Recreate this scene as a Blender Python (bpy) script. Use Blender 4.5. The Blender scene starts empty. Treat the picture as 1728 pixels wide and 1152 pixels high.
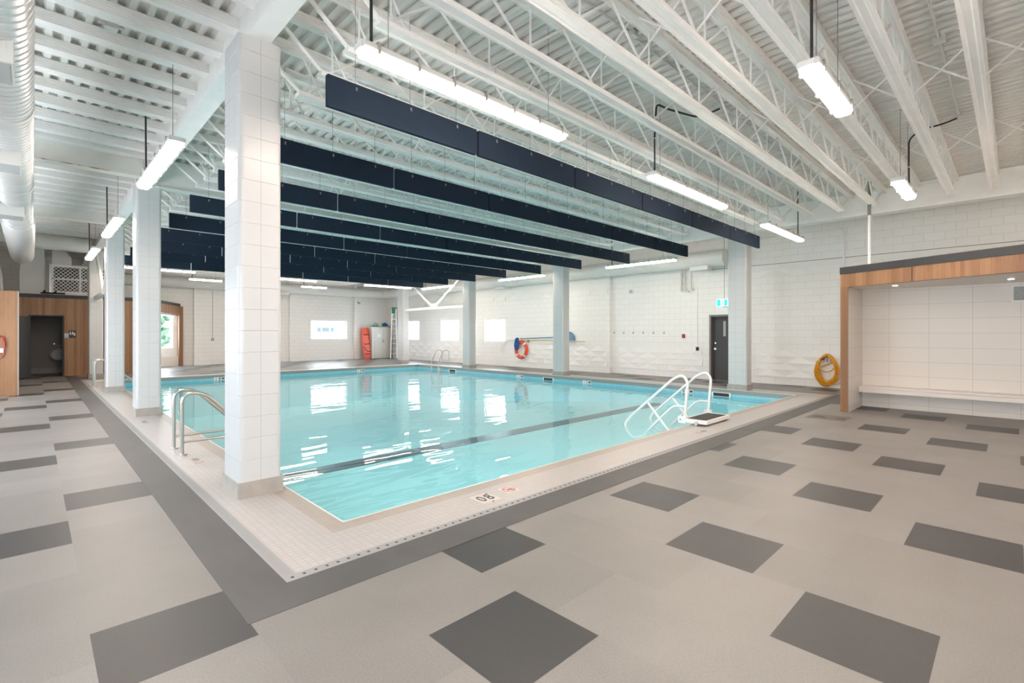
import bpy, math, random
from mathutils import Vector, Matrix
random.seed(7)
sc = bpy.context.scene
C = sc.collection

# ---------------------------------------------------------------- camera, world, exposure
cam = bpy.data.objects.new('camera', bpy.data.cameras.new('camera'))
C.objects.link(cam)
cam.location = (0, 0, 1.55)
cam.rotation_euler = (math.radians(90), 0, -math.radians(44.28))
cam.data.sensor_width = 36
cam.data.lens = 829.5 / 1728 * 36
cam.data.shift_y = -14 / 1728
cam.data.clip_start = 0.05
sc.camera = cam
sc.view_settings.view_transform = 'Standard'
sc.view_settings.look = 'None'
sc.view_settings.gamma = 1
sc.view_settings.use_curve_mapping = False
sc.view_settings.exposure = 0.66
EXPO_LAMP = 38.0
SKY = 11.0
w = bpy.data.worlds.new('sky'); sc.world = w; w.use_nodes = True
wn = w.node_tree.nodes; wl = w.node_tree.links
wn['Background'].inputs[0].default_value = (0.82, 0.90, 1.0, 1)
wn['Background'].inputs[1].default_value = SKY
sc.cycles.max_bounces = 12
sc.cycles.diffuse_bounces = 9
sc.cycles.glossy_bounces = 4
sc.cycles.transparent_max_bounces = 12
sc.cycles.caustics_reflective = False
sc.cycles.caustics_refractive = False
sc.cycles.sample_clamp_indirect = 6
sc.cycles.use_denoising = True
sc.cycles.use_light_tree = True

def portal(name, loc, rot, sx, sy):
    l = bpy.data.lights.new(name, 'AREA'); l.shape = 'RECTANGLE'; l.size = sx; l.size_y = sy
    l.cycles.is_portal = True
    o = bpy.data.objects.new(name, l); o.location = loc; o.rotation_euler = rot; C.objects.link(o)

# ---------------------------------------------------------------- materials
def mat(name, col, rough=0.6, metal=0.0, spec=0.5):
    m = bpy.data.materials.new(name); m.use_nodes = True
    b = m.node_tree.nodes['Principled BSDF']
    b.inputs['Base Color'].default_value = (*col, 1)
    b.inputs['Roughness'].default_value = rough
    b.inputs['Metallic'].default_value = metal
    b.inputs['Specular IOR Level'].default_value = spec
    return m

def noisy(name, col, amt=0.12, scale=6.0, rough=0.6, stretch=(1, 1, 1), metal=0.0, detail=4, bump=0.0, spec=0.5):
    m = mat(name, col, rough, metal, spec)
    n = m.node_tree.nodes; l = m.node_tree.links; b = n['Principled BSDF']
    g = n.new('ShaderNodeNewGeometry'); mp = n.new('ShaderNodeMapping'); mp.inputs['Scale'].default_value = stretch
    t = n.new('ShaderNodeTexNoise'); t.inputs['Scale'].default_value = scale; t.inputs['Detail'].default_value = detail
    l.new(g.outputs['Position'], mp.inputs[0]); l.new(mp.outputs[0], t.inputs['Vector'])
    r = n.new('ShaderNodeMapRange'); r.inputs[1].default_value = 0.3; r.inputs[2].default_value = 0.7
    r.inputs[3].default_value = 1 - amt; r.inputs[4].default_value = 1 + amt
    l.new(t.outputs['Fac'], r.inputs[0])
    mx = n.new('ShaderNodeVectorMath'); mx.operation = 'SCALE'; mx.inputs[0].default_value = col
    l.new(r.outputs[0], mx.inputs['Scale']); l.new(mx.outputs[0], b.inputs['Base Color'])
    if bump:
        bp = n.new('ShaderNodeBump'); bp.inputs['Strength'].default_value = bump; bp.inputs['Distance'].default_value = 0.01
        l.new(t.outputs['Fac'], bp.inputs['Height']); l.new(bp.outputs[0], b.inputs['Normal'])
    return m

def blocks(name, col, mortar, bw, bh, msize=0.006, stagger=0.5, off=(0, 0, 0), rough=0.5, bump=0.4, flat=False, vary=0.03, spec=0.5):
    """grid of blocks/tiles laid on walls (u = x or y by the facing, v = z) or on floors"""
    m = mat(name, col, rough, 0, spec)
    n = m.node_tree.nodes; l = m.node_tree.links; b = n['Principled BSDF']
    g = n.new('ShaderNodeNewGeometry')
    sp = n.new('ShaderNodeSeparateXYZ'); l.new(g.outputs['Position'], sp.inputs[0])
    cb = n.new('ShaderNodeCombineXYZ')
    if flat:
        l.new(sp.outputs[0], cb.inputs[0]); l.new(sp.outputs[1], cb.inputs[1])
    else:
        sn = n.new('ShaderNodeSeparateXYZ'); l.new(g.outputs['True Normal'], sn.inputs[0])
        ab = n.new('ShaderNodeMath'); ab.operation = 'ABSOLUTE'; l.new(sn.outputs[0], ab.inputs[0])
        gt = n.new('ShaderNodeMath'); gt.operation = 'GREATER_THAN'; gt.inputs[1].default_value = 0.7; l.new(ab.outputs[0], gt.inputs[0])
        mm = n.new('ShaderNodeMix'); l.new(gt.outputs[0], mm.inputs[0]); l.new(sp.outputs[0], mm.inputs[2]); l.new(sp.outputs[1], mm.inputs[3])
        l.new(mm.outputs[0], cb.inputs[0]); l.new(sp.outputs[2], cb.inputs[1])
    ad = n.new('ShaderNodeVectorMath'); ad.inputs[1].default_value = off; l.new(cb.outputs[0], ad.inputs[0])
    t = n.new('ShaderNodeTexBrick'); t.offset = stagger; t.squash = 1
    t.inputs['Scale'].default_value = 1; t.inputs['Brick Width'].default_value = bw; t.inputs['Row Height'].default_value = bh
    t.inputs['Mortar Size'].default_value = msize; t.inputs['Mortar Smooth'].default_value = 0.3
    c2 = tuple(c * (1 - vary) for c in col)
    t.inputs['Color1'].default_value = (*col, 1); t.inputs['Color2'].default_value = (*c2, 1); t.inputs['Mortar'].default_value = (*mortar, 1)
    l.new(ad.outputs[0], t.inputs['Vector']); l.new(t.outputs['Color'], b.inputs['Base Color'])
    if bump:
        bp = n.new('ShaderNodeBump'); bp.invert = True; bp.inputs['Strength'].default_value = bump; bp.inputs['Distance'].default_value = 0.01
        l.new(t.outputs['Fac'], bp.inputs['Height']); l.new(bp.outputs[0], b.inputs['Normal'])
    return m

def wood(name, c1, c2):
    m = mat(name, c1, 0.45)
    n = m.node_tree.nodes; l = m.node_tree.links; b = n['Principled BSDF']
    g = n.new('ShaderNodeNewGeometry'); sp = n.new('ShaderNodeSeparateXYZ'); l.new(g.outputs['Position'], sp.inputs[0])
    ad = n.new('ShaderNodeMath'); ad.operation = 'ADD'; l.new(sp.outputs[0], ad.inputs[0]); l.new(sp.outputs[1], ad.inputs[1])
    cb = n.new('ShaderNodeCombineXYZ'); l.new(ad.outputs[0], cb.inputs[0]); l.new(sp.outputs[2], cb.inputs[2])
    mp = n.new('ShaderNodeMapping'); mp.inputs['Scale'].default_value = (14, 14, 0.7); l.new(cb.outputs[0], mp.inputs[0])
    t = n.new('ShaderNodeTexNoise'); t.inputs['Scale'].default_value = 2.2; t.inputs['Detail'].default_value = 6; t.inputs['Roughness'].default_value = 0.7
    l.new(mp.outputs[0], t.inputs['Vector'])
    # boards: a tone per 9 cm
    dv = n.new('ShaderNodeMath'); dv.operation = 'DIVIDE'; dv.inputs[1].default_value = 0.085; l.new(ad.outputs[0], dv.inputs[0])
    fl = n.new('ShaderNodeMath'); fl.operation = 'FLOOR'; l.new(dv.outputs[0], fl.inputs[0])
    wn_ = n.new('ShaderNodeTexWhiteNoise'); wn_.noise_dimensions = '1D'; l.new(fl.outputs[0], wn_.inputs['W'])
    s = n.new('ShaderNodeMath'); s.operation = 'MULTIPLY_ADD'; s.inputs[1].default_value = 0.45; l.new(wn_.outputs[0], s.inputs[0]); l.new(t.outputs['Fac'], s.inputs[2])
    r = n.new('ShaderNodeMapRange'); r.inputs[1].default_value = 0.35; r.inputs[2].default_value = 1.1; l.new(s.outputs[0], r.inputs[0])
    mx = n.new('ShaderNodeMix'); mx.data_type = 'RGBA'; mx.inputs[6].default_value = (*c1, 1); mx.inputs[7].default_value = (*c2, 1)
    l.new(r.outputs[0], mx.inputs[0]); l.new(mx.outputs[2], b.inputs['Base Color'])
    return m

def emit(name, col, s):
    m = bpy.data.materials.new(name); m.use_nodes = True
    n = m.node_tree.nodes; n.clear()
    e = n.new('ShaderNodeEmission'); e.inputs[0].default_value = (*col, 1); e.inputs[1].default_value = s
    o = n.new('ShaderNodeOutputMaterial'); m.node_tree.links.new(e.outputs[0], o.inputs[0])
    return m

def glassy(name, tint, refl_scale=1.0, rough=0.0, ior=1.33, waves=None):
    m = bpy.data.materials.new(name); m.use_nodes = True
    n = m.node_tree.nodes; l = m.node_tree.links; n.clear()
    tr = n.new('ShaderNodeBsdfTransparent'); tr.inputs[0].default_value = (*tint, 1)
    gl = n.new('ShaderNodeBsdfGlossy'); gl.inputs['Roughness'].default_value = rough
    fr = n.new('ShaderNodeFresnel'); fr.inputs[0].default_value = ior
    mx = n.new('ShaderNodeMixShader'); o = n.new('ShaderNodeOutputMaterial')
    geo = n.new('ShaderNodeNewGeometry'); om = n.new('ShaderNodeMath'); om.operation = 'SUBTRACT'; om.inputs[0].default_value = 1
    l.new(geo.outputs['Backfacing'], om.inputs[1]); ml = n.new('ShaderNodeMath'); ml.operation = 'MULTIPLY'
    l.new(om.outputs[0], ml.inputs[0]); l.new(fr.outputs[0], ml.inputs[1])
    l.new(ml.outputs[0], mx.inputs[0]); l.new(tr.outputs[0], mx.inputs[1]); l.new(gl.outputs[0], mx.inputs[2]); l.new(mx.outputs[0], o.inputs[0])
    if waves:
        g = n.new('ShaderNodeNewGeometry')
        mp = n.new('ShaderNodeMapping'); mp.inputs['Scale'].default_value = waves['scale']; mp.inputs['Rotation'].default_value = (0, 0, math.radians(15))
        t = n.new('ShaderNodeTexNoise'); t.inputs['Scale'].default_value = 1; t.inputs['Detail'].default_value = 2; t.inputs['Distortion'].default_value = 0.4
        l.new(g.outputs['Position'], mp.inputs[0]); l.new(mp.outputs[0], t.inputs['Vector'])
        bp = n.new('ShaderNodeBump'); bp.inputs['Strength'].default_value = 1; bp.inputs['Distance'].default_value = waves['h']
        l.new(t.outputs['Fac'], bp.inputs['Height']); l.new(bp.outputs[0], gl.inputs['Normal']); l.new(bp.outputs[0], fr.inputs['Normal'])
    return m

WHITE = (0.87, 0.85, 0.815)
M = {}
M['block_x'] = blocks('painted block wall', WHITE, (0.66, 0.63, 0.59), 0.41, 0.204, 0.004, 0.5, rough=0.45, bump=0.35, vary=0.02)
M['facet'] = noisy('faceted painted block', WHITE, 0.01, 8, 0.45)
M['plain_white'] = noisy('white paint', WHITE, 0.015, 3, 0.5)
M['steel_white'] = noisy('white painted steel', (0.88, 0.865, 0.845), 0.03, 5, 0.45)
M['deck'] = noisy('painted roof deck', (0.76, 0.745, 0.715), 0.04, 2.5, 0.55)  # same paint as the joists, darkened so rib shade sits in the colour
M['rusty'] = noisy('white painted girder', (0.83, 0.81, 0.77), 0.03, 4, 0.5)
M['column'] = blocks('white column block', (0.56, 0.555, 0.55), (0.42, 0.41, 0.40), 0.2, 20.0, 0.003, 0.0, off=(0.035, 10, 0), rough=0.28, bump=0.3, vary=0.0)
M['col_base'] = noisy('taupe base tile', (0.36, 0.325, 0.29), 0.08, 9, 0.35)
M['mosaic'] = blocks('cream mosaic', (0.47, 0.437, 0.418), (0.36, 0.335, 0.32), 0.051, 0.051, 0.003, 0.0, rough=0.32, bump=0.12, flat=True, vary=0.07)
M['border'] = blocks('taupe coping mosaic', (0.37, 0.315, 0.27), (0.46, 0.41, 0.37), 0.025, 0.15, 0.002, 0.0, rough=0.35, bump=0.1, flat=True, vary=0.07)
M['poolband'] = blocks('grey band mosaic', (0.25, 0.26, 0.25), (0.34, 0.345, 0.33), 0.026, 0.026, 0.002, 0.0, rough=0.3, bump=0.1, vary=0.1)
M['poolblue'] = blocks('blue waterline tile', (0.24, 0.56, 0.66), (0.34, 0.62, 0.70), 0.051, 0.051, 0.002, 0.0, rough=0.25, bump=0.1, vary=0.12)
M['plaster'] = noisy('aqua pool plaster', (0.52, 0.82, 0.86), 0.03, 1.2, 0.6)
M['navy_tile'] = blocks('navy stripe tile', (0.010, 0.03, 0.055), (0.03, 0.05, 0.08), 0.051, 0.051, 0.002, 0.0, rough=0.3, flat=True)
M['strip'] = noisy('mid grey rubber floor', (0.085, 0.081, 0.079), 0.10, 3.2, 0.5, (1, 0.5, 1), bump=0.05, detail=6)
M['drain'] = mat('grey plastic grate', (0.30, 0.295, 0.29), 0.45)
M['dark_slot'] = mat('dark slot', (0.07, 0.07, 0.07), 0.8)
M['markplate'] = mat('smooth cream tile', (0.56, 0.52, 0.485), 0.35)
M['trimwhite'] = mat('pool edge strip', (0.78, 0.76, 0.72), 0.4)
M['wood'] = wood('walnut laminate', (0.22, 0.098, 0.045), (0.43, 0.23, 0.112))
M['wood_dark'] = wood('walnut laminate edge', (0.20, 0.095, 0.045), (0.33, 0.17, 0.085))
M['black_trim'] = mat('charcoal trim', (0.035, 0.034, 0.034), 0.5)
M['niche_tile'] = blocks('large white tile', (0.76, 0.70, 0.635), (0.50, 0.45, 0.40), 0.63, 0.29, 0.003, 0.0, off=(0.06, -0.10, 0), rough=0.35, bump=0.15, vary=0.0)
M['niche_side'] = blocks('large white side tile', (0.76, 0.71, 0.65), (0.55, 0.5, 0.45), 0.63, 0.29, 0.003, 0.0, off=(0.5, -0.10, 0), rough=0.35, bump=0.15, vary=0.0)
M['bench'] = mat('pale laminate bench', (0.78, 0.71, 0.65), 0.35)
M['navy'] = noisy('navy felt', (0.013, 0.024, 0.043), 0.10, 60, 0.9, bump=0.05, spec=0.25)
M['navy_edge'] = mat('navy felt edge', (0.016, 0.024, 0.040), 0.9, 0, 0.2)
M['chrome'] = mat('brushed stainless', (0.52, 0.50, 0.47), 0.28, 1.0)
M['white_tube'] = mat('white powder coat', (0.80, 0.79, 0.77), 0.3)
M['black'] = mat('black rubber', (0.02, 0.02, 0.02), 0.6)
M['black_cord'] = mat('black cord', (0.015, 0.015, 0.015), 0.5)
M['wire'] = mat('thin steel wire', (0.28, 0.28, 0.27), 0.5, 0.6)
M['housing'] = mat('grey lamp housing', (0.62, 0.61, 0.59), 0.45)
M['latch'] = mat('stainless latch', (0.45, 0.43, 0.40), 0.35, 0.8)
M['lens'] = emit('lit lamp lens', (1.0, 0.83, 0.71), EXPO_LAMP)
M['downlight'] = emit('lit downlight', (1.0, 0.88, 0.72), 25)
M['door_dark'] = mat('charcoal door', (0.045, 0.042, 0.040), 0.45)
M['frame_taupe'] = mat('taupe door frame', (0.22, 0.19, 0.165), 0.5)
M['orange'] = mat('orange plastic', (0.85, 0.11, 0.05), 0.4)
M['buoy'] = mat('orange red foam', (0.78, 0.09, 0.03), 0.5)
M['yellow'] = noisy('yellow hose rubber', (0.72, 0.33, 0.015), 0.15, 20, 0.4)
M['blue_rope'] = noisy('blue rope', (0.03, 0.12, 0.38), 0.3, 60, 0.8)
M['blue_pole'] = mat('blue pole', (0.04, 0.22, 0.42), 0.35)
M['yellow_pole'] = mat('yellow pole', (0.62, 0.52, 0.16), 0.4)
M['net'] = mat('blue grey netting', (0.16, 0.26, 0.38), 0.8)
M['red'] = mat('fire alarm red', (0.35, 0.02, 0.02), 0.4)
M['green'] = mat('green plastic', (0.01, 0.22, 0.10), 0.4)
M['alu'] = mat('aluminium', (0.62, 0.61, 0.60), 0.35, 0.6)
M['cabinet'] = mat('cream cabinet steel', (0.70, 0.68, 0.63), 0.45)
M['paper'] = mat('white paper', (0.85, 0.84, 0.82), 0.7)
M['galv'] = noisy('galvanised duct', (0.72, 0.71, 0.70), 0.06, 3, 0.30, metal=0.35)
M['duct_white'] = noisy('white duct', (0.74, 0.73, 0.70), 0.03, 3, 0.4)
M['grille'] = mat('grey grille', (0.42, 0.41, 0.40), 0.5)
M['filter'] = mat('dark filter mesh', (0.10, 0.075, 0.065), 0.8)
M['cyan'] = emit('exit sign cyan', (0.05, 0.62, 0.66), 1.0)
M['signwhite'] = emit('exit sign white', (0.75, 1.0, 0.98), 1.2)
M['signblue'] = mat('blue sign', (0.12, 0.30, 0.48), 0.5)
M['signred'] = mat('red ring', (0.45, 0.12, 0.08), 0.5)
M['inkblack'] = mat('black tile glaze', (0.02, 0.02, 0.02), 0.4)
M['toilet_wall'] = blocks('grey washroom tile', (0.30, 0.28, 0.255), (0.25, 0.23, 0.21), 0.3, 0.1, 0.003, 0.5, rough=0.5, bump=0.1)
M['snow'] = mat('pale paving outside', (0.8, 0.8, 0.8), 0.8)
M['facade'] = mat('pale facade', (0.85, 0.85, 0.84), 0.8)
M['facade_glass'] = mat('blue facade window', (0.045, 0.055, 0.06), 0.9, 0, 0.1)
M['hedge'] = noisy('hedge green', (0.045, 0.085, 0.05), 0.5, 3, 0.9)
M['glass'] = glassy('window glass', (0.97, 0.99, 0.99), ior=1.45)
M['water'] = glassy('pool water', (0.80, 0.975, 1.0), ior=1.33, waves={'scale': (0.5, 1.7, 1), 'h': 0.016})
M['pipe_green'] = mat('dark pipe sleeve', (0.20, 0.22, 0.19), 0.5)

def floor_material():
    m = bpy.data.materials.new('speckled rubber floor tile'); m.use_nodes = True
    n = m.node_tree.nodes; l = m.node_tree.links; b = n['Principled BSDF']
    at = n.new('ShaderNodeAttribute'); at.attribute_name = 'tile'
    g = n.new('ShaderNodeNewGeometry')
    t = n.new('ShaderNodeTexNoise'); t.inputs['Scale'].default_value = 90; t.inputs['Detail'].default_value = 3
    l.new(g.outputs['Position'], t.inputs['Vector'])
    t2 = n.new('ShaderNodeTexNoise'); t2.inputs['Scale'].default_value = 2.2; t2.inputs['Detail'].default_value = 3
    l.new(g.outputs['Position'], t2.inputs['Vector'])
    r = n.new('ShaderNodeMapRange'); r.inputs[1].default_value = 0.3; r.inputs[2].default_value = 0.7; r.inputs[3].default_value = 0.91; r.inputs[4].default_value = 1.09
    l.new(t.outputs['Fac'], r.inputs[0])
    r2 = n.new('ShaderNodeMapRange'); r2.inputs[1].default_value = 0.3; r2.inputs[2].default_value = 0.7; r2.inputs[3].default_value = 0.95; r2.inputs[4].default_value = 1.05
    l.new(t2.outputs['Fac'], r2.inputs[0])
    mu = n.new('ShaderNodeMath'); mu.operation = 'MULTIPLY'; l.new(r.outputs[0], mu.inputs[0]); l.new(r2.outputs[0], mu.inputs[1])
    vm = n.new('ShaderNodeVectorMath'); vm.operation = 'SCALE'; l.new(at.outputs['Vector'], vm.inputs[0]); l.new(mu.outputs[0], vm.inputs['Scale'])
    l.new(vm.outputs[0], b.inputs['Base Color']); b.inputs['Roughness'].default_value = 0.42
    bp = n.new('ShaderNodeBump'); bp.inputs['Strength'].default_value = 0.12; bp.inputs['Distance'].default_value = 0.004
    l.new(t.outputs['Fac'], bp.inputs['Height']); l.new(bp.outputs[0], b.inputs['Normal'])
    return m
M['floor'] = floor_material()

# ---------------------------------------------------------------- mesh helpers
class MB:
    def __init__(s): s.v = []; s.f = []; s.m = []; s.k = 0; s.mats = []
    def use(s, name):
        if name not in s.mats: s.mats.append(name)
        s.k = s.mats.index(name); return s
    def face(s, idx): s.f.append(idx); s.m.append(s.k)
    def quad(s, a, b, c, d):
        i = len(s.v); s.v += [a, b, c, d]; s.face((i, i+1, i+2, i+3))
    def hexa(s, p):
        i = len(s.v); s.v += list(p)
        for q in ((0, 3, 2, 1), (4, 5, 6, 7), (0, 1, 5, 4), (1, 2, 6, 5), (2, 3, 7, 6), (3, 0, 4, 7)): s.face(tuple(i+j for j in q))
    def box(s, x0, x1, y0, y1, z0, z1):
        s.hexa([(x0, y0, z0), (x1, y0, z0), (x1, y1, z0), (x0, y1, z0), (x0, y0, z1), (x1, y0, z1), (x1, y1, z1), (x0, y1, z1)]); return s
    def rbox(s, x0, x1, y0, y1, z0, z1, r=0.01, seg=3, axis='z'):
        """box with rounded edges along one axis"""
        def rr(a0, a1, b0, b1):
            out = []
            for cx, cy, st in ((a1-r, b1-r, 0), (a0+r, b1-r, 90), (a0+r, b0+r, 180), (a1-r, b0+r, 270)):
                for k in range(seg+1):
                    t = math.radians(st + 90*k/seg); out.append((cx + r*math.cos(t), cy + r*math.sin(t)))
            return out
        if axis == 'z': s.prism(rr(x0, x1, y0, y1), z0, z1)
        elif axis == 'x': s.prism(rr(y0, y1, z0, z1), x0, x1, lambda a, b, c: (c, a, b))
        else: s.prism(rr(x0, x1, z0, z1), y0, y1, lambda a, b, c: (a, c, b), True)
        return s
    def prism(s, poly, c0, c1, f=lambda a, b, c: (a, b, c), flip=False):
        n = len(poly); i = len(s.v)
        s.v += [f(a, b, c0) for a, b in poly] + [f(a, b, c1) for a, b in poly]
        if flip:
            s.face(tuple(i+k for k in range(n))); s.face(tuple(i+n+k for k in reversed(range(n))))
        else:
            s.face(tuple(i+k for k in reversed(range(n)))); s.face(tuple(i+n+k for k in range(n)))
        for k in range(n):
            q = (i+k, i+(k+1) % n, i+n+(k+1) % n, i+n+k)
            s.face(tuple(reversed(q)) if flip else q)
        return s
    def tube(s, pts, r, n=8, closed=False):
        pts = [Vector(p) for p in pts]; N = len(pts); rs = r if isinstance(r, (list, tuple)) else [r]*N
        up = None; base = len(s.v)
        for k, p in enumerate(pts):
            if closed: d = pts[(k+1) % N] - pts[k-1]
            else: d = pts[min(k+1, N-1)] - pts[max(k-1, 0)]
            d.normalize()
            if up is None:
                up = Vector((0, 0, 1)) if abs(d.z) < 0.9 else Vector((1, 0, 0))
            a = d.cross(up)
            if a.length < 1e-6: up = Vector((0.3, 1, 0.2)); a = d.cross(up)
            a.normalize(); b = a.cross(d); b.normalize(); up = b
            for j in range(n):
                t = 2*math.pi*j/n; s.v.append(tuple(p + rs[k]*(math.cos(t)*a + math.sin(t)*b)))
        rng = N if closed else N-1
        for k in range(rng):
            for j in range(n):
                a0 = base+k*n+j; a1 = base+k*n+(j+1) % n; b0 = base+((k+1) % N)*n+j; b1 = base+((k+1) % N)*n+(j+1) % n
                s.face((a0, b0, b1, a1))
        if not closed:
            s.face(tuple(base+j for j in range(n))); s.face(tuple(base+(N-1)*n+j for j in reversed(range(n))))
        return s
    def cyl(s, p, q, r, n=12): return s.tube([p, q], r, n)
    def build(s, name, material=None, parent=None, smooth=False, loc=None):
        me = bpy.data.meshes.new(name); me.from_pydata(s.v, [], s.f)
        if s.mats:
            for k in s.mats: me.materials.append(M[k])
            me.polygons.foreach_set('material_index', s.m)
        else: me.materials.append(M[material])
        if smooth:
            me.polygons.foreach_set('use_smooth', [True]*len(s.f))
            try: me.set_sharp_from_angle(angle=math.radians(40))
            except Exception: pass
        me.update()
        o = bpy.data.objects.new(name, me); C.objects.link(o)
        if parent: o.parent = parent
        if loc: o.location = loc
        return o

def bend(pts, rad=0.1, seg=6):
    """polyline with rounded corners"""
    P = [Vector(p) for p in pts]; out = [P[0]]
    for i in range(1, len(P)-1):
        a = (P[i-1]-P[i]); b = (P[i+1]-P[i]); r = min(rad, a.length*0.49, b.length*0.49)
        a.normalize(); b.normalize(); p0 = P[i]+a*r; p1 = P[i]+b*r
        for k in range(seg+1):
            t = k/seg; out.append(p0*(1-t)**2 + P[i]*2*t*(1-t) + p1*t**2)
    out.append(P[-1]); return [tuple(v) for v in out]

def tag(o, label=None, cat=None, group=None, kind=None):
    if label: o['label'] = label
    if cat: o['category'] = cat
    if group: o['group'] = group
    if kind: o['kind'] = kind
    return o
def thing(name, label, cat, loc=(0, 0, 0), group=None, rz=0):
    o = bpy.data.objects.new(name, None); C.objects.link(o); o.location = loc; o.rotation_euler = (0, 0, rz); o.empty_display_size = 0.1
    return tag(o, label, cat, group)
def struct(o): o['kind'] = 'structure'; return o
KIDS = {}
def kids(o): return [c for c in C.objects if c.parent == o]
def copy_tree(o, parent=None, table=None):
    if table is None:
        table = {}
        for c in C.objects:
            if c.parent: table.setdefault(c.parent.name, []).append(c)
    c = o.copy(); C.objects.link(c); c.parent = parent
    for ch in table.get(o.name, []): copy_tree(ch, c, table)
    return c
def text_mesh(txt, size, name, material, parent=None, ext=0.0008, bold=0.0):
    cu = bpy.data.curves.new('t', 'FONT'); cu.body = txt; cu.size = size; cu.extrude = ext; cu.align_x = 'CENTER'; cu.align_y = 'CENTER'; cu.offset = bold
    cu.resolution_u = 3
    o = bpy.data.objects.new('t', cu); C.objects.link(o)
    dg = bpy.context.evaluated_depsgraph_get(); me = bpy.data.meshes.new_from_object(o.evaluated_get(dg))
    bpy.data.objects.remove(o); me.materials.clear(); me.materials.append(M[material])
    ob = bpy.data.objects.new(name, me); C.objects.link(ob)
    if parent: ob.parent = parent
    return ob
ORD = ['first', 'second', 'third', 'fourth', 'fifth', 'sixth', 'seventh', 'eighth', 'ninth', 'tenth', 'eleventh', 'twelfth', 'thirteenth', 'fourteenth', 'fifteenth',
       'sixteenth', 'seventeenth', 'eighteenth', 'nineteenth', 'twentieth']
ORD += ['twenty-'+o for o in ORD[:9]] + ['thirtieth'] + ['thirty-'+o for o in ORD[:9]] + ['fortieth'] + ['forty-'+o for o in ORD[:9]]

# room limits
XL, XR, YF, YB, ZC = -2.6, 16.2, -5.0, 27.7, 4.85
PX0, PX1, PY0, PY1 = 1.83, 13.72, 3.86, 20.78         # pool opening
CX0, CX1, CY0, CY1 = 1.13, 14.45, 3.16, 21.48         # outside of the deck drain

# ---------------------------------------------------------------- floor
def build_floor():
    TX, TY = 0.623, 0.612; P5 = 5*TY
    regions = [(XL, XR, YF, CY0), (XL, CX0, CY0, CY1), (CX1, XR, CY0, CY1), (XL, XR, CY1, YB)]
    V = []; F = []; cols = []
    k0 = int((XL-0.21)//TX)-1; k1 = int((XR-0.21)//TX)+1
    rnd = random.Random(3)
    for k in range(k0, k1+1):
        xa = 0.21+TX*k; xb = xa+TX
        y0 = 0.27+0.918*(k-4)
        n0 = int(math.floor((YF-y0)/TY))-1; n1 = int(math.ceil((YB-y0)/TY))+1
        for nn in range(n0, n1+1):
            ya = y0+nn*TY; yb = ya+TY
            dark = (nn % 5 == 0)
            if k == 16 and dark and 1.8 < ya < 2.4: col = (0.11, 0.102, 0.094)
            elif dark:
                v = rnd.uniform(0.96, 1.04); col = (0.043*v, 0.042*v, 0.043*v)
            else:
                v = rnd.uniform(0.93, 1.07); col = (0.215*v, 0.199*v, 0.187*v)
            for (ra, rb, rc, rd) in regions:
                a = max(xa, ra); b = min(xb, rb); c = max(ya, rc); d = min(yb, rd)
                if b-a > 1e-4 and d-c > 1e-4:
                    i = len(V); V += [(a, c, 0), (b, c, 0), (b, d, 0), (a, d, 0)]; F.append((i, i+1, i+2, i+3)); cols.append(col)
    n = len(F)
    # slab underside and edge so that the floor has thickness
    for (ra, rb, rc, rd) in regions:
        i = len(V); V += [(ra, rc, -0.12), (rb, rc, -0.12), (rb, rd, -0.12), (ra, rd, -0.12)]; F.append((i+3, i+2, i+1, i)); cols.append((0.3, 0.3, 0.3))
    me = bpy.data.meshes.new('floor'); me.from_pydata(V, [], F); me.materials.append(M['floor'])
    at = me.attributes.new('tile', 'FLOAT_VECTOR', 'FACE')
    for i, c in enumerate(cols): at.data[i].vector = c
    me.update(); o = bpy.data.objects.new('floor', me); C.objects.link(o); struct(o)
    # mid grey strip around the pool deck
    s = MB()
    s.box(0.82, CX0, 2.85, 24.0, -0.01, 0.0025); s.box(CX0, 12.6, 2.85, CY0, -0.01, 0.0025)
    s.box(12.6, CX1+0.1, 2.32, CY0, -0.01, 0.0025); s.box(CX1, CX1+0.10, CY0, CY1, -0.01, 0.0025); s.box(CX0, CX1, CY1, CY1+0.10, -0.01, 0.0025)
    struct(s.build('trim_1', 'strip'))
build_floor()

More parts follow.
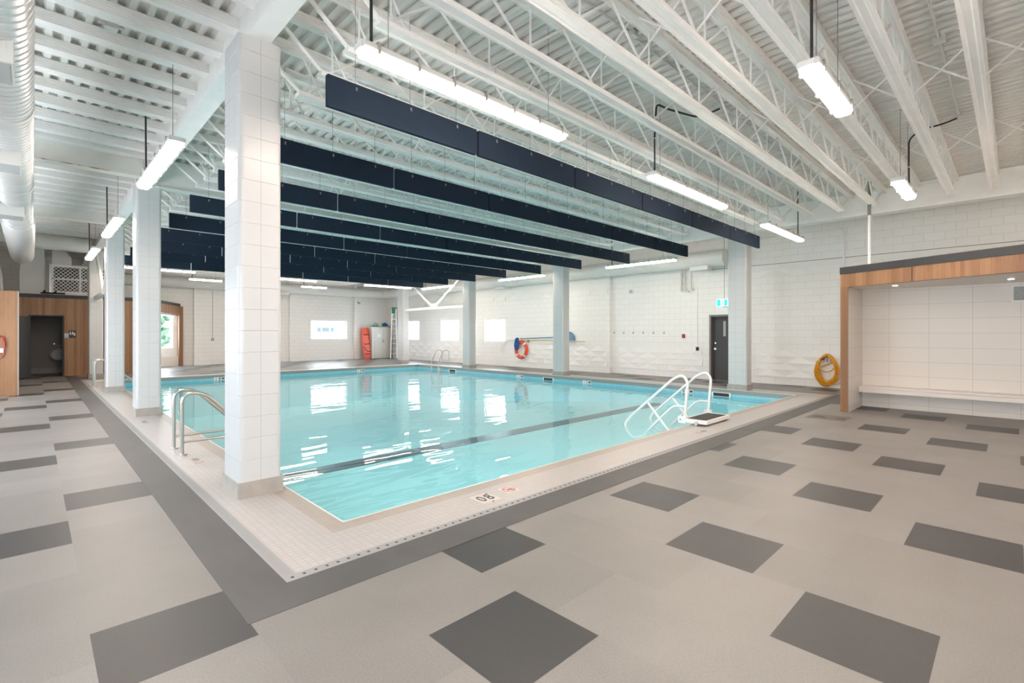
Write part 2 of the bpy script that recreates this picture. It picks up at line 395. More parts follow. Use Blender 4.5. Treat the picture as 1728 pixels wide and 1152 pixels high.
def ring(mb, a, b, z0, z1):
    (x0, x1, y0, y1), (X0, X1, Y0, Y1) = a, b
    mb.box(X0, X1, Y0, y0, z0, z1); mb.box(X0, X1, y1, Y1, z0, z1); mb.box(X0, x0, y0, y1, z0, z1); mb.box(x1, X1, y0, y1, z0, z1)
def build_pool():
    p = (PX0, PX1, PY0, PY1); c = (CX0, CX1, CY0, CY1)
    g = lambda r, d: (r[0]-d, r[1]+d, r[2]-d, r[3]+d)
    pd = thing('pool_deck', 'cream mosaic tiled deck ringing the swimming pool, flush with the floor', 'pool deck')
    m = MB(); ring(m, g(p, 0.165), g(c, -0.085), -0.12, 0.003); m.build('mosaic_deck', 'mosaic', pd)
    m = MB(); ring(m, g(p, 0.012), g(p, 0.165), -0.12, 0.003); m.build('coping_border', 'border', pd)
    m = MB(); ring(m, p, g(p, 0.012), -0.006, 0.005); m.build('edge_strip', 'trimwhite', pd)
    dr = thing('deck_drain', 'grey slotted trench drain running around the outer edge of the cream pool deck', 'drain')
    m = MB(); ring(m, g(c, -0.085), c, -0.12, 0.003); m.build('channel', 'drain', dr)
    m = MB()
    x = CX0+0.05
    while x < CX1-0.05:
        m.box(x-0.009, x+0.009, CY0+0.035, CY0+0.055, 0.0, 0.0042); x += 0.075
    m.build('slots', 'dark_slot', dr)
    m = MB(); y = CY0+0.12
    while y < CY1-0.05:
        m.box(CX0+0.02, CX0+0.065, y-0.004, y+0.004, 0.0, 0.0042); y += 0.03
    m.build('slots', 'drain', dr)
    # basin
    b = MB(); x0, x1, y0, y1 = p
    def zf(y): return -0.6 if y < 8 else (-0.6-(y-8)/(18-8)*0.9 if y < 18 else -1.5)
    T = 0.15
    b.use('poolband'); ring(b, p, g(p, 0.0115), -0.122, -0.0065)
    b.use('poolblue'); ring(b, g(p, 0.0), g(p, T), -0.30, -0.122)
    b.use('plaster'); ring(b, p, g(p, T), -2.0, -0.30)
    ys = [y0, 8, 18, y1]
    for i in range(3):
        a, d = ys[i], ys[i+1]
        b.hexa([(x0, a, zf(a)-0.15), (x1, a, zf(a)-0.15), (x1, d, zf(d)-0.15), (x0, d, zf(d)-0.15), (x0, a, zf(a)), (x1, a, zf(a)), (x1, d, zf(d)), (x0, d, zf(d))])
    pool = b.build('pool_basin'); tag(pool, 'aqua swimming pool basin with grey and blue tiled band at the waterline', 'swimming pool')
    s = MB(); ya, yb = 7.4, 7.82
    s.hexa([(x0, ya, zf(ya)-0.01), (x1, ya, zf(ya)-0.01), (x1, yb, zf(yb)-0.01), (x0, yb, zf(yb)-0.01), (x0, ya, zf(ya)+0.004), (x1, ya, zf(ya)+0.004), (x1, yb, zf(yb)+0.004), (x0, yb, zf(yb)+0.004)])
    s.build('depth_stripe', 'navy_tile', pool)
    wt = MB(); n = 1
    wt.quad((x0, y0, -0.2), (x1, y0, -0.2), (x1, y1, -0.2), (x0, y1, -0.2))
    o = wt.build('water_surface', 'water'); tag(o, 'calm clear turquoise pool water mirroring the windows and columns', 'water', kind='stuff')
    # skimmer openings in the far side waterline
    for y in (5.73, 12.14, 17.96):
        t = thing('skimmer_opening', {5.73: 'white framed skimmer opening in the waterline below the column beside the dark door',
                                      12.14: 'white framed skimmer opening in the waterline below the middle far-side column',
                                      17.96: 'small white framed skimmer opening right of the far pool ladder'}[y], 'skimmer', (x1, y, -0.15), 'skimmer openings')
        m = MB(); m.box(-0.012, 0.0, -0.26, 0.26, -0.075, -0.05); m.box(-0.012, 0.0, -0.26, 0.26, 0.035, 0.055); m.box(-0.012, 0, -0.26, -0.22, -0.05, 0.035); m.box(-0.012, 0, 0.22, 0.26, -0.05, 0.035)
        m.build('frame', 'trimwhite', t)
        m = MB(); m.box(-0.006, 0.0, -0.22, 0.22, -0.05, 0.035); m.build('flap', 'black', t)
    # depth markings on the waterline tiles
    def wallmark(txt, loc, rot, label):
        t = thing('depth_marking', label, 'depth marking', loc, 'depth markings on the waterline')
        t.rotation_euler = rot
        W = 0.115*len(txt)+0.02
        m = MB(); m.box(-W/2, W/2, -0.06, 0.06, 0.0, 0.003); m.build('tile', 'trimwhite', t)
        for i, ch in enumerate(txt):
            q = text_mesh(ch, 0.13, 'digit', 'inkblack', t, 0.001, 0.0015); q.location = (-W/2+0.07+0.115*i, 0, 0.0045)
    rx = (math.radians(90), 0, math.radians(-90))
    wallmark('87M', (x1-0.001, 6.72, -0.15), rx, 'black depth marking on white waterline tiles behind the white pool steps')
    wallmark('13M', (x1-0.001, 10.36, -0.15), rx, 'black depth marking reading 1.3M on the waterline right of the middle far column')
    wallmark('13M', (x1-0.001, 13.62, -0.15), rx, 'black depth marking reading 1.3M on the waterline below the life ring')
    wallmark('18M', (x1-0.001, 18.9, -0.15), rx, 'black depth marking on the waterline behind the far pool ladder')
    ry = (math.radians(90), 0, 0)
    wallmark('18M', (10.67, y1-0.001, -0.15), ry, 'black depth marking reading 1.8M on the far waterline near the orange rescue board')
    wallmark('18M', (5.0, y1-0.001, -0.15), ry, 'black depth marking reading 1.8 partly hidden behind the big column')
build_pool()

def deck_marks():
    def no_dive(x, y, label, r=0.068):
        t = thing('no_diving_tile', label, 'floor marking', (x, y, 0.003), 'no diving marks on the deck')
        m = MB(); m.box(-0.085, 0.085, -0.085, 0.085, 0, 0.0012); m.build('tile', 'markplate', t)
        m = MB(); n = 28
        for k in range(n):
            a, b = 2*math.pi*k/n, 2*math.pi*(k+1)/n
            q = [(math.cos(a)*rr, math.sin(a)*rr) for rr in (r, r-0.010)] + [(math.cos(b)*rr, math.sin(b)*rr) for rr in (r-0.010, r)]
            m.prism(q, 0.0012, 0.0025)
        m.prism([(-0.052, 0.040), (-0.042, 0.050), (0.052, -0.040), (0.042, -0.050)][::-1], 0.0012, 0.0028)
        m.build('red_ring', 'signred', t)
        m = MB(); m.tube([(-0.03, -0.025, 0.002), (0.0, 0.005, 0.002), (0.02, -0.005, 0.002), (0.03, -0.03, 0.002)], 0.005, 6)
        m.build('diver', 'inkblack', t); return t
    t = thing('depth_number', 'black 0.8 depth number on the cream deck at the near pool edge', 'depth marking', (3.04, 3.473, 0.003))
    m = MB(); m.box(-0.11, 0.11, -0.11, 0.12, 0, 0.0012); m.build('tile', 'markplate', t)
    for ch, dx, dy, sz, sx in (('0', -0.045, 0, 0.20, 0.72), ('8', 0.047, 0, 0.20, 0.72), ('.', 0.0, -0.062, 0.16, 1.0), ('M', 0.085, 0.085, 0.035, 1.0)):
        q = text_mesh(ch, sz, 'digit', 'inkblack', t, 0.001); q.location = (dx, dy, 0.0022); q.scale = (sx, 1, 1)
        if ch == '.': q.location = (dx-0.005, -0.075, 0.0022)
    no_dive(3.372, 3.505, 'round red no diving symbol on the deck beside the black 0.8')
    for (x, y, rz, wh) in ((7.55, 3.44, 0, 'beside the white step platform'), (1.43, 6.98, math.radians(90), 'behind the big near column'), (1.40, 10.6, math.radians(90), 'in front of the second left column')):
        t = thing('deck_marking', 'small faded marking tile %s' % wh, 'floor marking', (x, y, 0.003), None, rz)
        m = MB(); m.box(-0.2, 0.14, -0.06, 0.06, 0, 0.0012); m.build('tile', 'mosaic', t)
        q = text_mesh('0.8', 0.11, 'digits', 'inkblack', t, 0.001, -0.002); q.location = (0.03, 0, 0.002)
        m = MB(); n = 16
        for k in range(n):
            a, b = 2*math.pi*k/n, 2*math.pi*(k+1)/n
            m.prism([(-0.14+math.cos(a)*rr, math.sin(a)*rr) for rr in (0.045, 0.036)] + [(-0.14+math.cos(b)*rr, math.sin(b)*rr) for rr in (0.036, 0.045)], 0.001, 0.0022)
        m.build('red_ring', 'signred', t)
deck_marks()

t = thing('scuff_marks', 'dark scuffs on the worn grey floor tile in front of the walnut post', 'stain', (10.5, 2.4, 0.0008))
for pts in ([(-0.02, 0.26), (0.10, 0.22), (0.09, 0.12), (0.0, 0.06), (-0.05, 0.02), (-0.06, 0.12)], [(-0.06, -0.10), (0.05, -0.12), (0.06, -0.26), (-0.07, -0.25)]):
    m = MB(); m.prism([(a-0.02, b) for a, b in pts][::-1], 0, 0.0012); m.build('scuff', 'door_dark', t)
# ---------------------------------------------------------------- walls
def wall(name, axis, pos, out, u0, u1, z0, z1, holes=(), t=0.25, material='block_x'):
    """wall whose room face is at pos; out = +1/-1 direction of its thickness"""
    m = MB(); us = sorted({u0, u1, *[h[0] for h in holes], *[h[1] for h in holes]}); zs = sorted({z0, z1, *[h[2] for h in holes], *[h[3] for h in holes]})
    inh = lambda a, b: any(h[0] < a < h[1] and h[2] < b < h[3] for h in holes)
    for i in range(len(us)-1):
        for j in range(len(zs)-1):
            if inh((us[i]+us[i+1])/2, (zs[j]+zs[j+1])/2): continue
            p0, p1 = min(pos, pos+out*t), max(pos, pos+out*t)
            if axis == 'x': m.box(p0, p1, us[i], us[i+1], zs[j], zs[j+1])
            else: m.box(us[i], us[i+1], p0, p1, zs[j], zs[j+1])
    return struct(m.build(name, material))
WINDOWS = []
def window(idx, axis, pos, out, u0, u1, z0, z1, mull=()):
    """frame and pane in a wall opening"""
    r = bpy.data.objects.new('window_%d' % idx, None); C.objects.link(r); struct(r)
    f = MB(); d0, d1 = (pos+out*0.10, pos+out*0.16); d0, d1 = min(d0, d1), max(d0, d1)
    def bx(mb, a, b, c, d, e0=d0, e1=d1):
        if axis == 'x': mb.box(e0, e1, a, b, c, d)
        else: mb.box(a, b, e0, e1, c, d)
    w_ = 0.05
    bx(f, u0, u1, z0, z0+w_); bx(f, u0, u1, z1-w_, z1); bx(f, u0, u0+w_, z0+w_, z1-w_); bx(f, u1-w_, u1, z0+w_, z1-w_)
    for q in mull: bx(f, q-0.02, q+0.02, z0+w_, z1-w_)
    f.build('window_frame', 'plain_white', r)
    p = MB(); e = (d0+d1)/2; bx(p, u0+w_, u1-w_, z0+w_, z1-w_, e-0.004, e+0.004); p.build('pane', 'glass', r)
    cu, cz = (u0+u1)/2, (z0+z1)/2; po = pos+out*0.26
    if axis == 'x': portal('portal', (po, cu, cz), (0, math.radians(90 if out > 0 else -90), 0), z1-z0, u1-u0)
    else: portal('portal', (cu, po, cz), (math.radians(-90 if out > 0 else 90), 0, 0), u1-u0, z1-z0)

hr = [(16.87, 18.36, 1.15, 2.24), (20.4, 21.98, 1.15, 2.28), (24.1, 25.7, 1.15, 2.28)]
wall('wall_right', 'x', 16.2, 1, YF, 11.0, 0, ZC, [(6.15, 7.16, 0, 2.16)])
wall('wall_right_far', 'x', 16.0, 1, 11.0, YB, 0, ZC, hr, t=0.45)
for i, h in enumerate(hr): window(i+1, 'x', 16.0, 1, *h)
hb = [(11.22, 13.33, 1.2, 2.29), (3.1, 4.72, 0.85, 2.43), (7.2, 9.3, 1.2, 2.29)]  # last opening is unseen behind the near column, added for daylight
wall('wall_back', 'y', YB, 1, XL, XR+0.25, 0, ZC+0.1, hb)
window(4, 'y', YB, 1, *hb[0], mull=(12.9,)); window(5, 'y', YB, 1, *hb[1]); window(10, 'y', YB, 1, *hb[2])
hl = [(-3.2, -1.0, 0.9, 2.5), (1.0, 3.6, 0.9, 2.5), (6.4, 10.0, 0.7, 2.7), (12.4, 16.4, 0.7, 2.7)]  # unseen left wall openings, extra ones added to let more daylight in
wall('wall_left', 'x', XL, -1, YF, YB, 0, ZC, hl)
window(6, 'x', XL, -1, *hl[0], mull=(-2,)); window(7, 'x', XL, -1, *hl[1], mull=(2.6,)); window(9, 'x', XL, -1, *hl[2], mull=(8.2,)); window(11, 'x', XL, -1, *hl[3], mull=(14.4,))
hf = [(-1.8, 1.0, 1.0, 2.4)]  # front wall window is out of view, added to bring daylight in
wall('wall_front', 'y', YF, -1, XL, XR, 0, ZC, hf)
window(8, 'y', YF, -1, *hf[0], mull=(-0.4,))

# pilasters on the back wall and door recess
def pil(x0, x1, i):
    m = MB(); m.box(x0, x1, YB-0.16, YB, 0, ZC); o = m.build('wall_back_pilaster', 'block_x'); struct(o)
for i, (a, b) in enumerate(((5.55, 6.15), (10.0, 10.55), (13.75, 14.1))): pil(a, b, i)
m = MB(); m.box(1.0, 1.3, YB-0.16, YB, 0, ZC); 
# faceted relief bands of the block wall
def facets(name, axis, pos, u0, u1, z0, rows, sgn=-1):
    m = MB(); bw, bh = 0.41, 0.204
    u = u0
    while u+bw <= u1+1e-6:
        for r in range(rows):
            a, b, c, d = u, u+bw, z0+r*bh, z0+(r+1)*bh
            k = (int(round(u/bw))+r) % 2
            h = 0.036
            P = [(a, c), (b, c), (b, d), (a, d)]; hi = 0 if k else 1
            def w3(i, lift): uu, zz = P[i]; dd = pos+sgn*(0.001+lift); return (dd, uu, zz) if axis == 'x' else (uu, dd, zz)
            if (int(u*7)+r*3) % 5 == 0 and r == 0: continue
            Q = [w3(i, h if i == hi else 0.0) for i in range(4)]
            i0 = len(m.v); m.v += Q
            if hi == 0: m.face((i0, i0+3, i0+1)); m.face((i0+1, i0+3, i0+2))
            else: m.face((i0+1, i0+2, i0)); m.face((i0, i0+2, i0+3))
            # close the raised sides
            j = [w3(i, 0) for i in range(4)]
            e = (3, 1) if hi == 0 else (0, 2)
            for q in e:
                i1 = len(m.v); m.v += [Q[hi], j[hi], j[q]]; m.face((i1, i1+1, i1+2))
        u += bw
    return struct(m.build(name, 'facet'))
facets('trim_2', 'x', 16.2, 2.4, 5.9, 0.24, 4); facets('trim_3', 'x', 16.2, 7.4, 10.9, 0.24, 4)
facets('trim_4', 'x', 16.0, 11.1, 16.7, 0.24, 4); facets('trim_5', 'x', 16.2, -1, 5.9, 3.3, 2)
facets('trim_6', 'x', 16.0, 11.1, 26.5, 3.1, 2); facets('trim_7', 'x', 16.0, 18.6, 26.5, 0.24, 4); facets('trim_8', 'y', YB, 6.6, 9.9, 3.0, 2)
m = MB(); m.box(16.185, 16.2, YF, 7.4, 3.655, 3.668); struct(m.build('trim_9', 'frame_taupe'))

# door in the right wall
d = bpy.data.objects.new('door_1', None); C.objects.link(d); struct(d)
m = MB(); m.box(16.19, 16.42, 7.10, 7.16, 0, 2.16); m.box(16.19, 16.42, 6.15, 6.21, 0, 2.16); m.box(16.19, 16.42, 6.21, 7.10, 2.10, 2.16); m.box(16.2, 16.45, 6.1, 7.2, -0.12, 0.006); m.build('door_frame', 'frame_taupe', d)
m = MB(); m.box(16.36, 16.41, 6.21, 7.10, 0.005, 2.10); m.build('door_leaf', 'door_dark', d)
m = MB(); m.box(16.352, 16.362, 6.68, 6.76, 1.45, 1.95); m.build('glass_lite', 'grille', d)
m = MB(); m.cyl((16.36, 7.02, 1.03), (16.30, 7.02, 1.03), 0.028, 14); m.cyl((16.36, 7.02, 1.03), (16.35, 7.02, 1.03), 0.04, 14); m.build('door_handle', 'chrome', d, True)
m = MB(); m.cyl((16.36, 7.02, 1.22), (16.34, 7.02, 1.22), 0.028, 14); m.build('deadbolt', 'chrome', d, True)
m = MB(); m.box(16.42, 16.45, 6.1, 7.2, 0, 2.2); struct(m.build('wall_door_backing', 'door_dark'))

# ---------------------------------------------------------------- ceiling
def deck(name, x0, x1, y0, y1, z):
    m = MB(); p = 0.15; prof = []; x = x0
    while x < x1-p:
        prof += [(x, z), (x+0.055, z), (x+0.075, z+0.055), (x+0.13, z+0.055)]; x += p
    prof.append((x1, z))
    n = len(prof); m.v = [(a, y0, b) for a, b in prof] + [(a, y1, b) for a, b in prof]
    for i in range(n-1): m.face((i, n+i, n+i+1, i+1))
    return struct(m.build(name, 'deck'))
deck('ceiling', XL, XR, YF, YB, ZC)
m = MB(); m.box(XL-0.2, XR+0.4, YF-0.2, YB+0.2, ZC+0.06, ZC+0.2); struct(m.build('ceiling_roof', 'deck'))

def hat(m, yc, z0, z1, w, x0, x1, groove=0.006, n=4):
    """cold formed chord with grooved sides"""
    poly = [(yc-w/2, z0), (yc-w*0.28, z0), (yc-w*0.2, z0+0.008), (yc+w*0.2, z0+0.008), (yc+w*0.28, z0), (yc+w/2, z0)]
    h = (z1-z0)
    for k in range(n):
        za = z0+h*(k+0.35)/n; zb = z0+h*(k+0.65)/n; zc = z0+h*(k+1)/n
        poly += [(yc+w/2, za), (yc+w/2-groove, za+0.002), (yc+w/2-groove, zb), (yc+w/2, zb+0.002)]
    poly += [(yc+w/2, z1), (yc-w/2, z1)]
    for k in reversed(range(n)):
        za = z0+h*(k+0.35)/n; zb = z0+h*(k+0.65)/n
        poly += [(yc-w/2, zb+0.002), (yc-w/2+groove, zb), (yc-w/2+groove, za+0.002), (yc-w/2, za)]
    m.prism(poly, x0, x1, lambda a, b, c: (c, a, b))
def build_joists():
    X0, X1, B0, B1 = 1.58, 13.95, 2.18, 12.95
    zb, zt = 4.27, 4.75
    root = thing('roof_joist', '', 'roof joist')
    m = MB(); hat(m, 0, zt, ZC-0.002, 0.11, X0, X1); m.build('top_chord', 'steel_white', root)
    m = MB(); hat(m, 0, zb, zb+0.055, 0.13, B0, B1, 0.004, 2); m.build('bottom_chord', 'steel_white', root)
    m = MB(); n = 9; L = (B1-B0-0.1)/n
    for k in range(n+1):
        xb = B0+0.05+k*L
        if k < n:
            xm = xb+L/2
            m.cyl((xb+0.02, 0, zb+0.05), (xm, 0, zt+0.01), 0.015, 6); m.cyl((xb+L-0.02, 0, zb+0.05), (xm, 0, zt+0.01), 0.015, 6)
            m.cyl((xb+L*0.08, 0.0, zb+0.05), (xb+L*0.08, 0, zt+0.01), 0.011, 6)
    m.cyl((B0+0.05, 0, zb+0.05), (X0+0.1, 0, zt+0.02), 0.022, 6); m.cyl((B1-0.05, 0, zb+0.05), (X1-0.1, 0, zt+0.02), 0.022, 6)
    m.cyl((B0+0.32, 0, zb+0.05), (B0+0.05, 0, zt+0.02), 0.012, 6)
    m.build('web', 'steel_white', root)
    ys = [round(0.29+0.61*k, 3) for k in range(-8, 45)]
    ys = [y for y in ys if y < YB-0.2 and abs(y-11.35) > 0.12]
    tab = {}
    for c in C.objects:
        if c.parent: tab.setdefault(c.parent.name, []).append(c)
    i = 0
    for k, y in enumerate(ys):
        o = root if k == 0 else copy_tree(root, None, tab)
        o.location = (0, y, 0); o['group'] = 'open web roof joists over the pool'
        if y < 0: o['label'] = 'white open-web steel joist above the camera, nearer than the first joist wholly in view'
        elif y < 11.4:
            o['label'] = 'white open-web joist under the roof deck, %s back before the cross girder' % ORD[i]; i += 1
            if y > 11.0: i = 0
        else:
            o['label'] = 'white open-web joist beyond the cross girder, %s behind it' % ORD[i % 40]; i += 1
        if abs(y-10.66) < 0.01: i = 0
    # left aisle: shallow closed purlins
    root = thing('roof_purlin', '', 'roof purlin')
    m = MB(); hat(m, 0, ZC-0.125, ZC-0.002, 0.17, XL, 1.55, 0.008, 5); m.build('channel', 'steel_white', root)
    tab = {root.name: [c for c in C.objects if c.parent == root]}
    i = 0; ys = [0.27+0.61*k for k in range(-8, 45)]
    for k, y in enumerate([y for y in ys if y < YB-0.2]):
        o = root if k == 0 else copy_tree(root, None, tab)
        if abs(y-11.35) < 0.2: y -= 0.22
        o.location = (0, y, 0); o['group'] = 'ribbed purlins over the left aisle'
        if y < 11.2: o['label'] = 'white grooved purlin over the left aisle, %s before the rusty girder' % ORD[max(0, min(30, int((11.2-y)/0.61)))]
        else: o['label'] = 'white grooved purlin over the left aisle, %s past the rusty girder' % ORD[min(30, int((y-11.3)/0.61))]
    # bridging
    for X, wh in ((4.4, 'nearest the left columns'), (7.4, 'at mid span'), (10.3, 'nearest the right columns')):
        for side in (0, 1):
            m = MB()
            for k in range(-8, 40):
                y = 0.29+0.61*k; y2 = y+0.61
                if y2 > YB-0.3 or (y2 > 11.3) != bool(side) or y < 11.4 < y2+0.1: continue
                m.tube([(X, y+0.0, 4.80), (X, y2+0.0, 4.30)], 0.011, 5); m.tube([(X+0.015, y, 4.30), (X+0.015, y2, 4.80)], 0.011, 5)
            tag(m.build('cross_bridging', 'steel_white'), 'white diagonal braces crossing between joists %s, %s the cross girder' % (wh, 'beyond' if side else 'before'), 'bracing', 'cross bridging lines')
build_joists()

def ibeam(m, axis, c, a0, a1, z0, z1, w=0.2, tf=0.018, tw=0.012):
    def bx(d0, d1, e0, e1):
        if axis == 'y': m.box(c+d0, c+d1, a0, a1, e0, e1)
        else: m.box(a0, a1, c+d0, c+d1, e0, e1)
    bx(-w/2, w/2, z0, z0+tf); bx(-w/2, w/2, z1-tf, z1); bx(-tw/2, tw/2, z0+tf, z1-tf)
m = MB(); ibeam(m, 'y', 1.555, YF, YB, 4.36, 4.85)
tag(m.build('roof_beam', 'steel_white'), 'long white steel beam lying along the left row of columns', 'roof beam', 'long roof beams')
m = MB(); ibeam(m, 'y', 13.97, YF, YB, 4.36, 4.85); m.box(13.87, 14.2, YF, YB, 4.30, 4.36)
tag(m.build('roof_beam', 'steel_white'), 'long white steel beam lying along the right row of columns', 'roof beam', 'long roof beams')
M['rust'] = bpy.data.materials.new('rusting edge'); M['rust'].use_nodes = True
def rustmat():
    m = M['rust']; n = m.node_tree.nodes; l = m.node_tree.links; b = n['Principled BSDF']; b.inputs['Roughness'].default_value = 0.7
    g = n.new('ShaderNodeNewGeometry'); t = n.new('ShaderNodeTexNoise'); t.inputs['Scale'].default_value = 5; t.inputs['Detail'].default_value = 5
    l.new(g.outputs['Position'], t.inputs['Vector']); r = n.new('ShaderNodeValToRGB')
    r.color_ramp.elements[0].position = 0.50; r.color_ramp.elements[0].color = (0.74, 0.71, 0.66, 1)
    r.color_ramp.elements[1].position = 0.62; r.color_ramp.elements[1].color = (0.42, 0.17, 0.05, 1)
    l.new(t.outputs['Fac'], r.inputs[0]); l.new(r.outputs[0], b.inputs['Base Color'])
rustmat()
gr = thing('cross_girder', 'white girder crossing the left aisle with rust along its lower edge', 'roof girder', group='cross girders')
m = MB(); ibeam(m, 'x', 11.4, XL, 1.45, 4.44, 4.80, 0.22, 0.016); m.build('girder_body', 'rusty', gr)
m = MB(); m.box(-1.2, 1.0, 11.287, 11.291, 4.440, 4.458); m.box(0.2, 1.2, 11.386, 11.392, 4.456, 4.475); m.build('rust_streak', 'rust', gr)
m = MB(); m.box(1.44, 1.455, 11.3, 11.5, 4.36, 4.85); m.build('end_plate', 'steel_white', gr)
m = MB(); ibeam(m, 'x', 11.4, 1.66, 13.86, 4.30, 4.845, 0.24, 0.02)
tag(m.build('cross_girder', 'rusty'), 'wide white girder crossing over the pool between the second pair of columns', 'roof girder', 'cross girders')
for y, wh in ((16.85, 'third'), (22.35, 'fourth')):
    m = MB(); ibeam(m, 'x', y, XL, 1.45, 4.44, 4.80, 0.22)
    tag(m.build('cross_girder', 'rusty'), 'white girder crossing the left aisle at the %s left column' % wh, 'roof girder', 'cross girders')

# ---------------------------------------------------------------- columns
def column_meshes():
    W, D, r, H = 0.385, 0.50, 0.045, 4.36
    def poly(s):
        out = []
        for cx, cy, st in ((W/2-r, D/2-r, 0), (-W/2+r, D/2-r, 90), (-W/2+r, -D/2+r, 180), (W/2-r, -D/2+r, 270)):
            for k in range(5):
                t = math.radians(st+90*k/4); out.append((cx+(r-s)*math.cos(t), cy+(r-s)*math.sin(t)))
        return out
    # body has crisp right corners and bullnosed left corners is close to a full rounding at this radius
    z = 0.0; rings = [(0.0, 0)]; k = 0
    while True:
        zz = 0.15+0.2032*(k+1)
        if zz > H-0.03: break
        rings += [(zz-0.0045, 0), (zz-0.002, 0.004), (zz+0.002, 0.004), (zz+0.0045, 0)]; k += 1
    rings.append((H, 0)); m = MB(); P0 = poly(0); n = len(P0)
    for zz, s in rings: m.v += [(a, b, zz) for a, b in (poly(s) if s else P0)]
    for i in range(len(rings)-1):
        for j in range(n): m.face((i*n+j, i*n+(j+1) % n, (i+1)*n+(j+1) % n, (i+1)*n+j))
    m.face(tuple(reversed(range(n)))); m.face(tuple((len(rings)-1)*n+j for j in range(n)))
    return m
def build_columns():
    root = thing('column', '', 'column')
    column_meshes().build('shaft', 'column', root)
    b = MB(); b.rbox(-0.207, 0.207, -0.265, 0.265, 0, 0.150, 0.012, 2); b.build('base_tile', 'col_base', root)
    tab = {root.name: [c for c in C.objects if c.parent == root]}
    L = [(1.565, 5.30, 'big white block column nearest the camera, standing on the cream pool deck'),
         (1.565, 11.62, 'white block column on the left pool edge, second from the camera'),
         (1.565, 16.82, 'white block column on the left pool edge, third from the camera'),
         (1.565, 22.4, 'white block column at the far end of the left row, beside the wood washroom wall'),
         (13.96, 5.32, 'white block column on the far pool side next to the dark door'),
         (13.96, 11.72, 'white block column on the far pool side in front of the blue pole'),
         (13.96, 17.05, 'white block column on the far pool side between two small windows'),
         (13.96, 22.5, 'white block column at the far pool corner beside the cabinet')]
    for i, (x, y, lb) in enumerate(L):
        o = root if i == 0 else copy_tree(root, None, tab)
        o.location = (x, y, 0); o['label'] = lb; o['group'] = 'white block columns'
    # V braces
    for x, y0, y1, lb in ((13.96, 17.31, 22.24, 'far side'), (1.565, 17.08, 22.14, 'left side')):
        t = thing('v_brace', 'white strut and V diagonals between the last columns, %s' % lb, 'brace', (x, (y0+y1)/2, 2.76), 'V braces')
        h = (y1-y0)/2
        m = MB(); m.box(-0.06, 0.06, -h, h, -0.05, 0.05); m.build('strut', 'steel_white', t)
        m = MB(); m.box(-0.012, 0.012, -0.28, 0.28, 0.04, 0.22); m.build('gusset_plate', 'steel_white', t)
        for s in (-1, 1):
            m = MB(); m.tube([(0, s*0.18, 0.12), (0, s*h*0.95, 1.5)], 0.045, 8); m.build('diagonal', 'steel_white', t)
build_columns()

# ---------------------------------------------------------------- lamps
def lamp(L, loc, rz, label, cordx, ctop=None, name='pendant_light'):
    t = thing(name, label, 'light', loc, 'hanging strip lights', rz)
    h = L/2
    m = MB(); m.rbox(-h, h, -0.084, 0.084, 0.044, 0.10, 0.018, 3, 'x'); m.box(-h-0.012, -h, -0.05, 0.05, 0.045, 0.095); m.box(h, h+0.012, -0.05, 0.05, 0.045, 0.095); m.build('housing', 'housing', t)
    m = MB(); prof = [(-0.076, 0.046), (-0.074, 0.028), (-0.06, 0.008), (-0.035, 0.0), (0.035, 0.0), (0.06, 0.008), (0.074, 0.028), (0.076, 0.046)]
    m.prism(prof, -h+0.03, h-0.03, lambda a, b, c: (c, a, b)); m.v += []; m.build('lens', 'lens', t)
    n = 7 if L > 2 else 3
    for k in range(n):
        x = -h+0.12+(L-0.24)*k/(n-1)
        m = MB(); m.prism([(-0.096, 0.02), (-0.083, 0.02), (-0.087, 0.103), (0.087, 0.103), (0.083, 0.02), (0.096, 0.02), (0.096, 0.11), (-0.096, 0.11)], x-0.012, x+0.012, lambda a, b, c: (c, a, b)); m.build('latch', 'latch', t)
    top = ZC-loc[2]
    for x in (-h+0.25, h-0.25):
        m = MB(); m.tube([(x, 0, 0.1), (x, 0, top)], 0.0035, 4); m.build('hanger_wire', 'wire', t)
    m = MB()
    ct = ctop or top-0.02
    m.tube(bend([(cordx, 0.0, 0.09), (cordx, 0.0, 0.3), (cordx+0.005, 0.005, ct)], 0.1), 0.012, 6); m.build('cord', 'black_cord', t)
    return t
ZL = 3.69
NAMES = []
for i, (x, s) in enumerate(((3.02, 'longest lit strip light hanging in front of the nearest navy baffle'), (7.35, 'lit strip light hanging above the right part of the nearest navy baffle'), (11.7, 'lit strip light near the end of the nearest baffle, in front of the right wall'))):
    lamp(2.44, (x, 3.53, ZL), 0, s, -1.12 if i < 2 else 1.0, 0.58 if i == 1 else None)
for i, (x, s) in enumerate(((5.15, 'short lit strip light hanging near the top right over the floor'), (9.5, 'small short strip light hanging high before the right wall'))):
    lamp(1.22, (x, 1.19, ZL), 0, s, 0.5 if i == 1 else -0.5, 0.5 if i == 1 else None)
for i, (y, s) in enumerate(((7.95, 'lit strip light over the left aisle beside the second left column'), (13.2, 'lit strip light over the left aisle, middle of the row of three'), (18.0, 'lit strip light over the left aisle, furthest of the row of three'), (0.9, 'added unseen strip light over the left aisle beside the camera'))):  # last fixture is out of view, added as extra light
    lamp(2.44, (1.19, y, ZL+0.02), math.radians(90), s, 0.95 if i else 0.95)
for i, (y, s) in enumerate(((8.15, 'lit strip light along the far right duct, above the door side'), (13.4, 'lit strip light along the far right duct between the two far columns'), (18.9, 'lit strip light along the far right duct near the far corner'))):
    lamp(2.44, (13.55 if i else 13.45, y, 3.66), math.radians(90), s, 1.0)
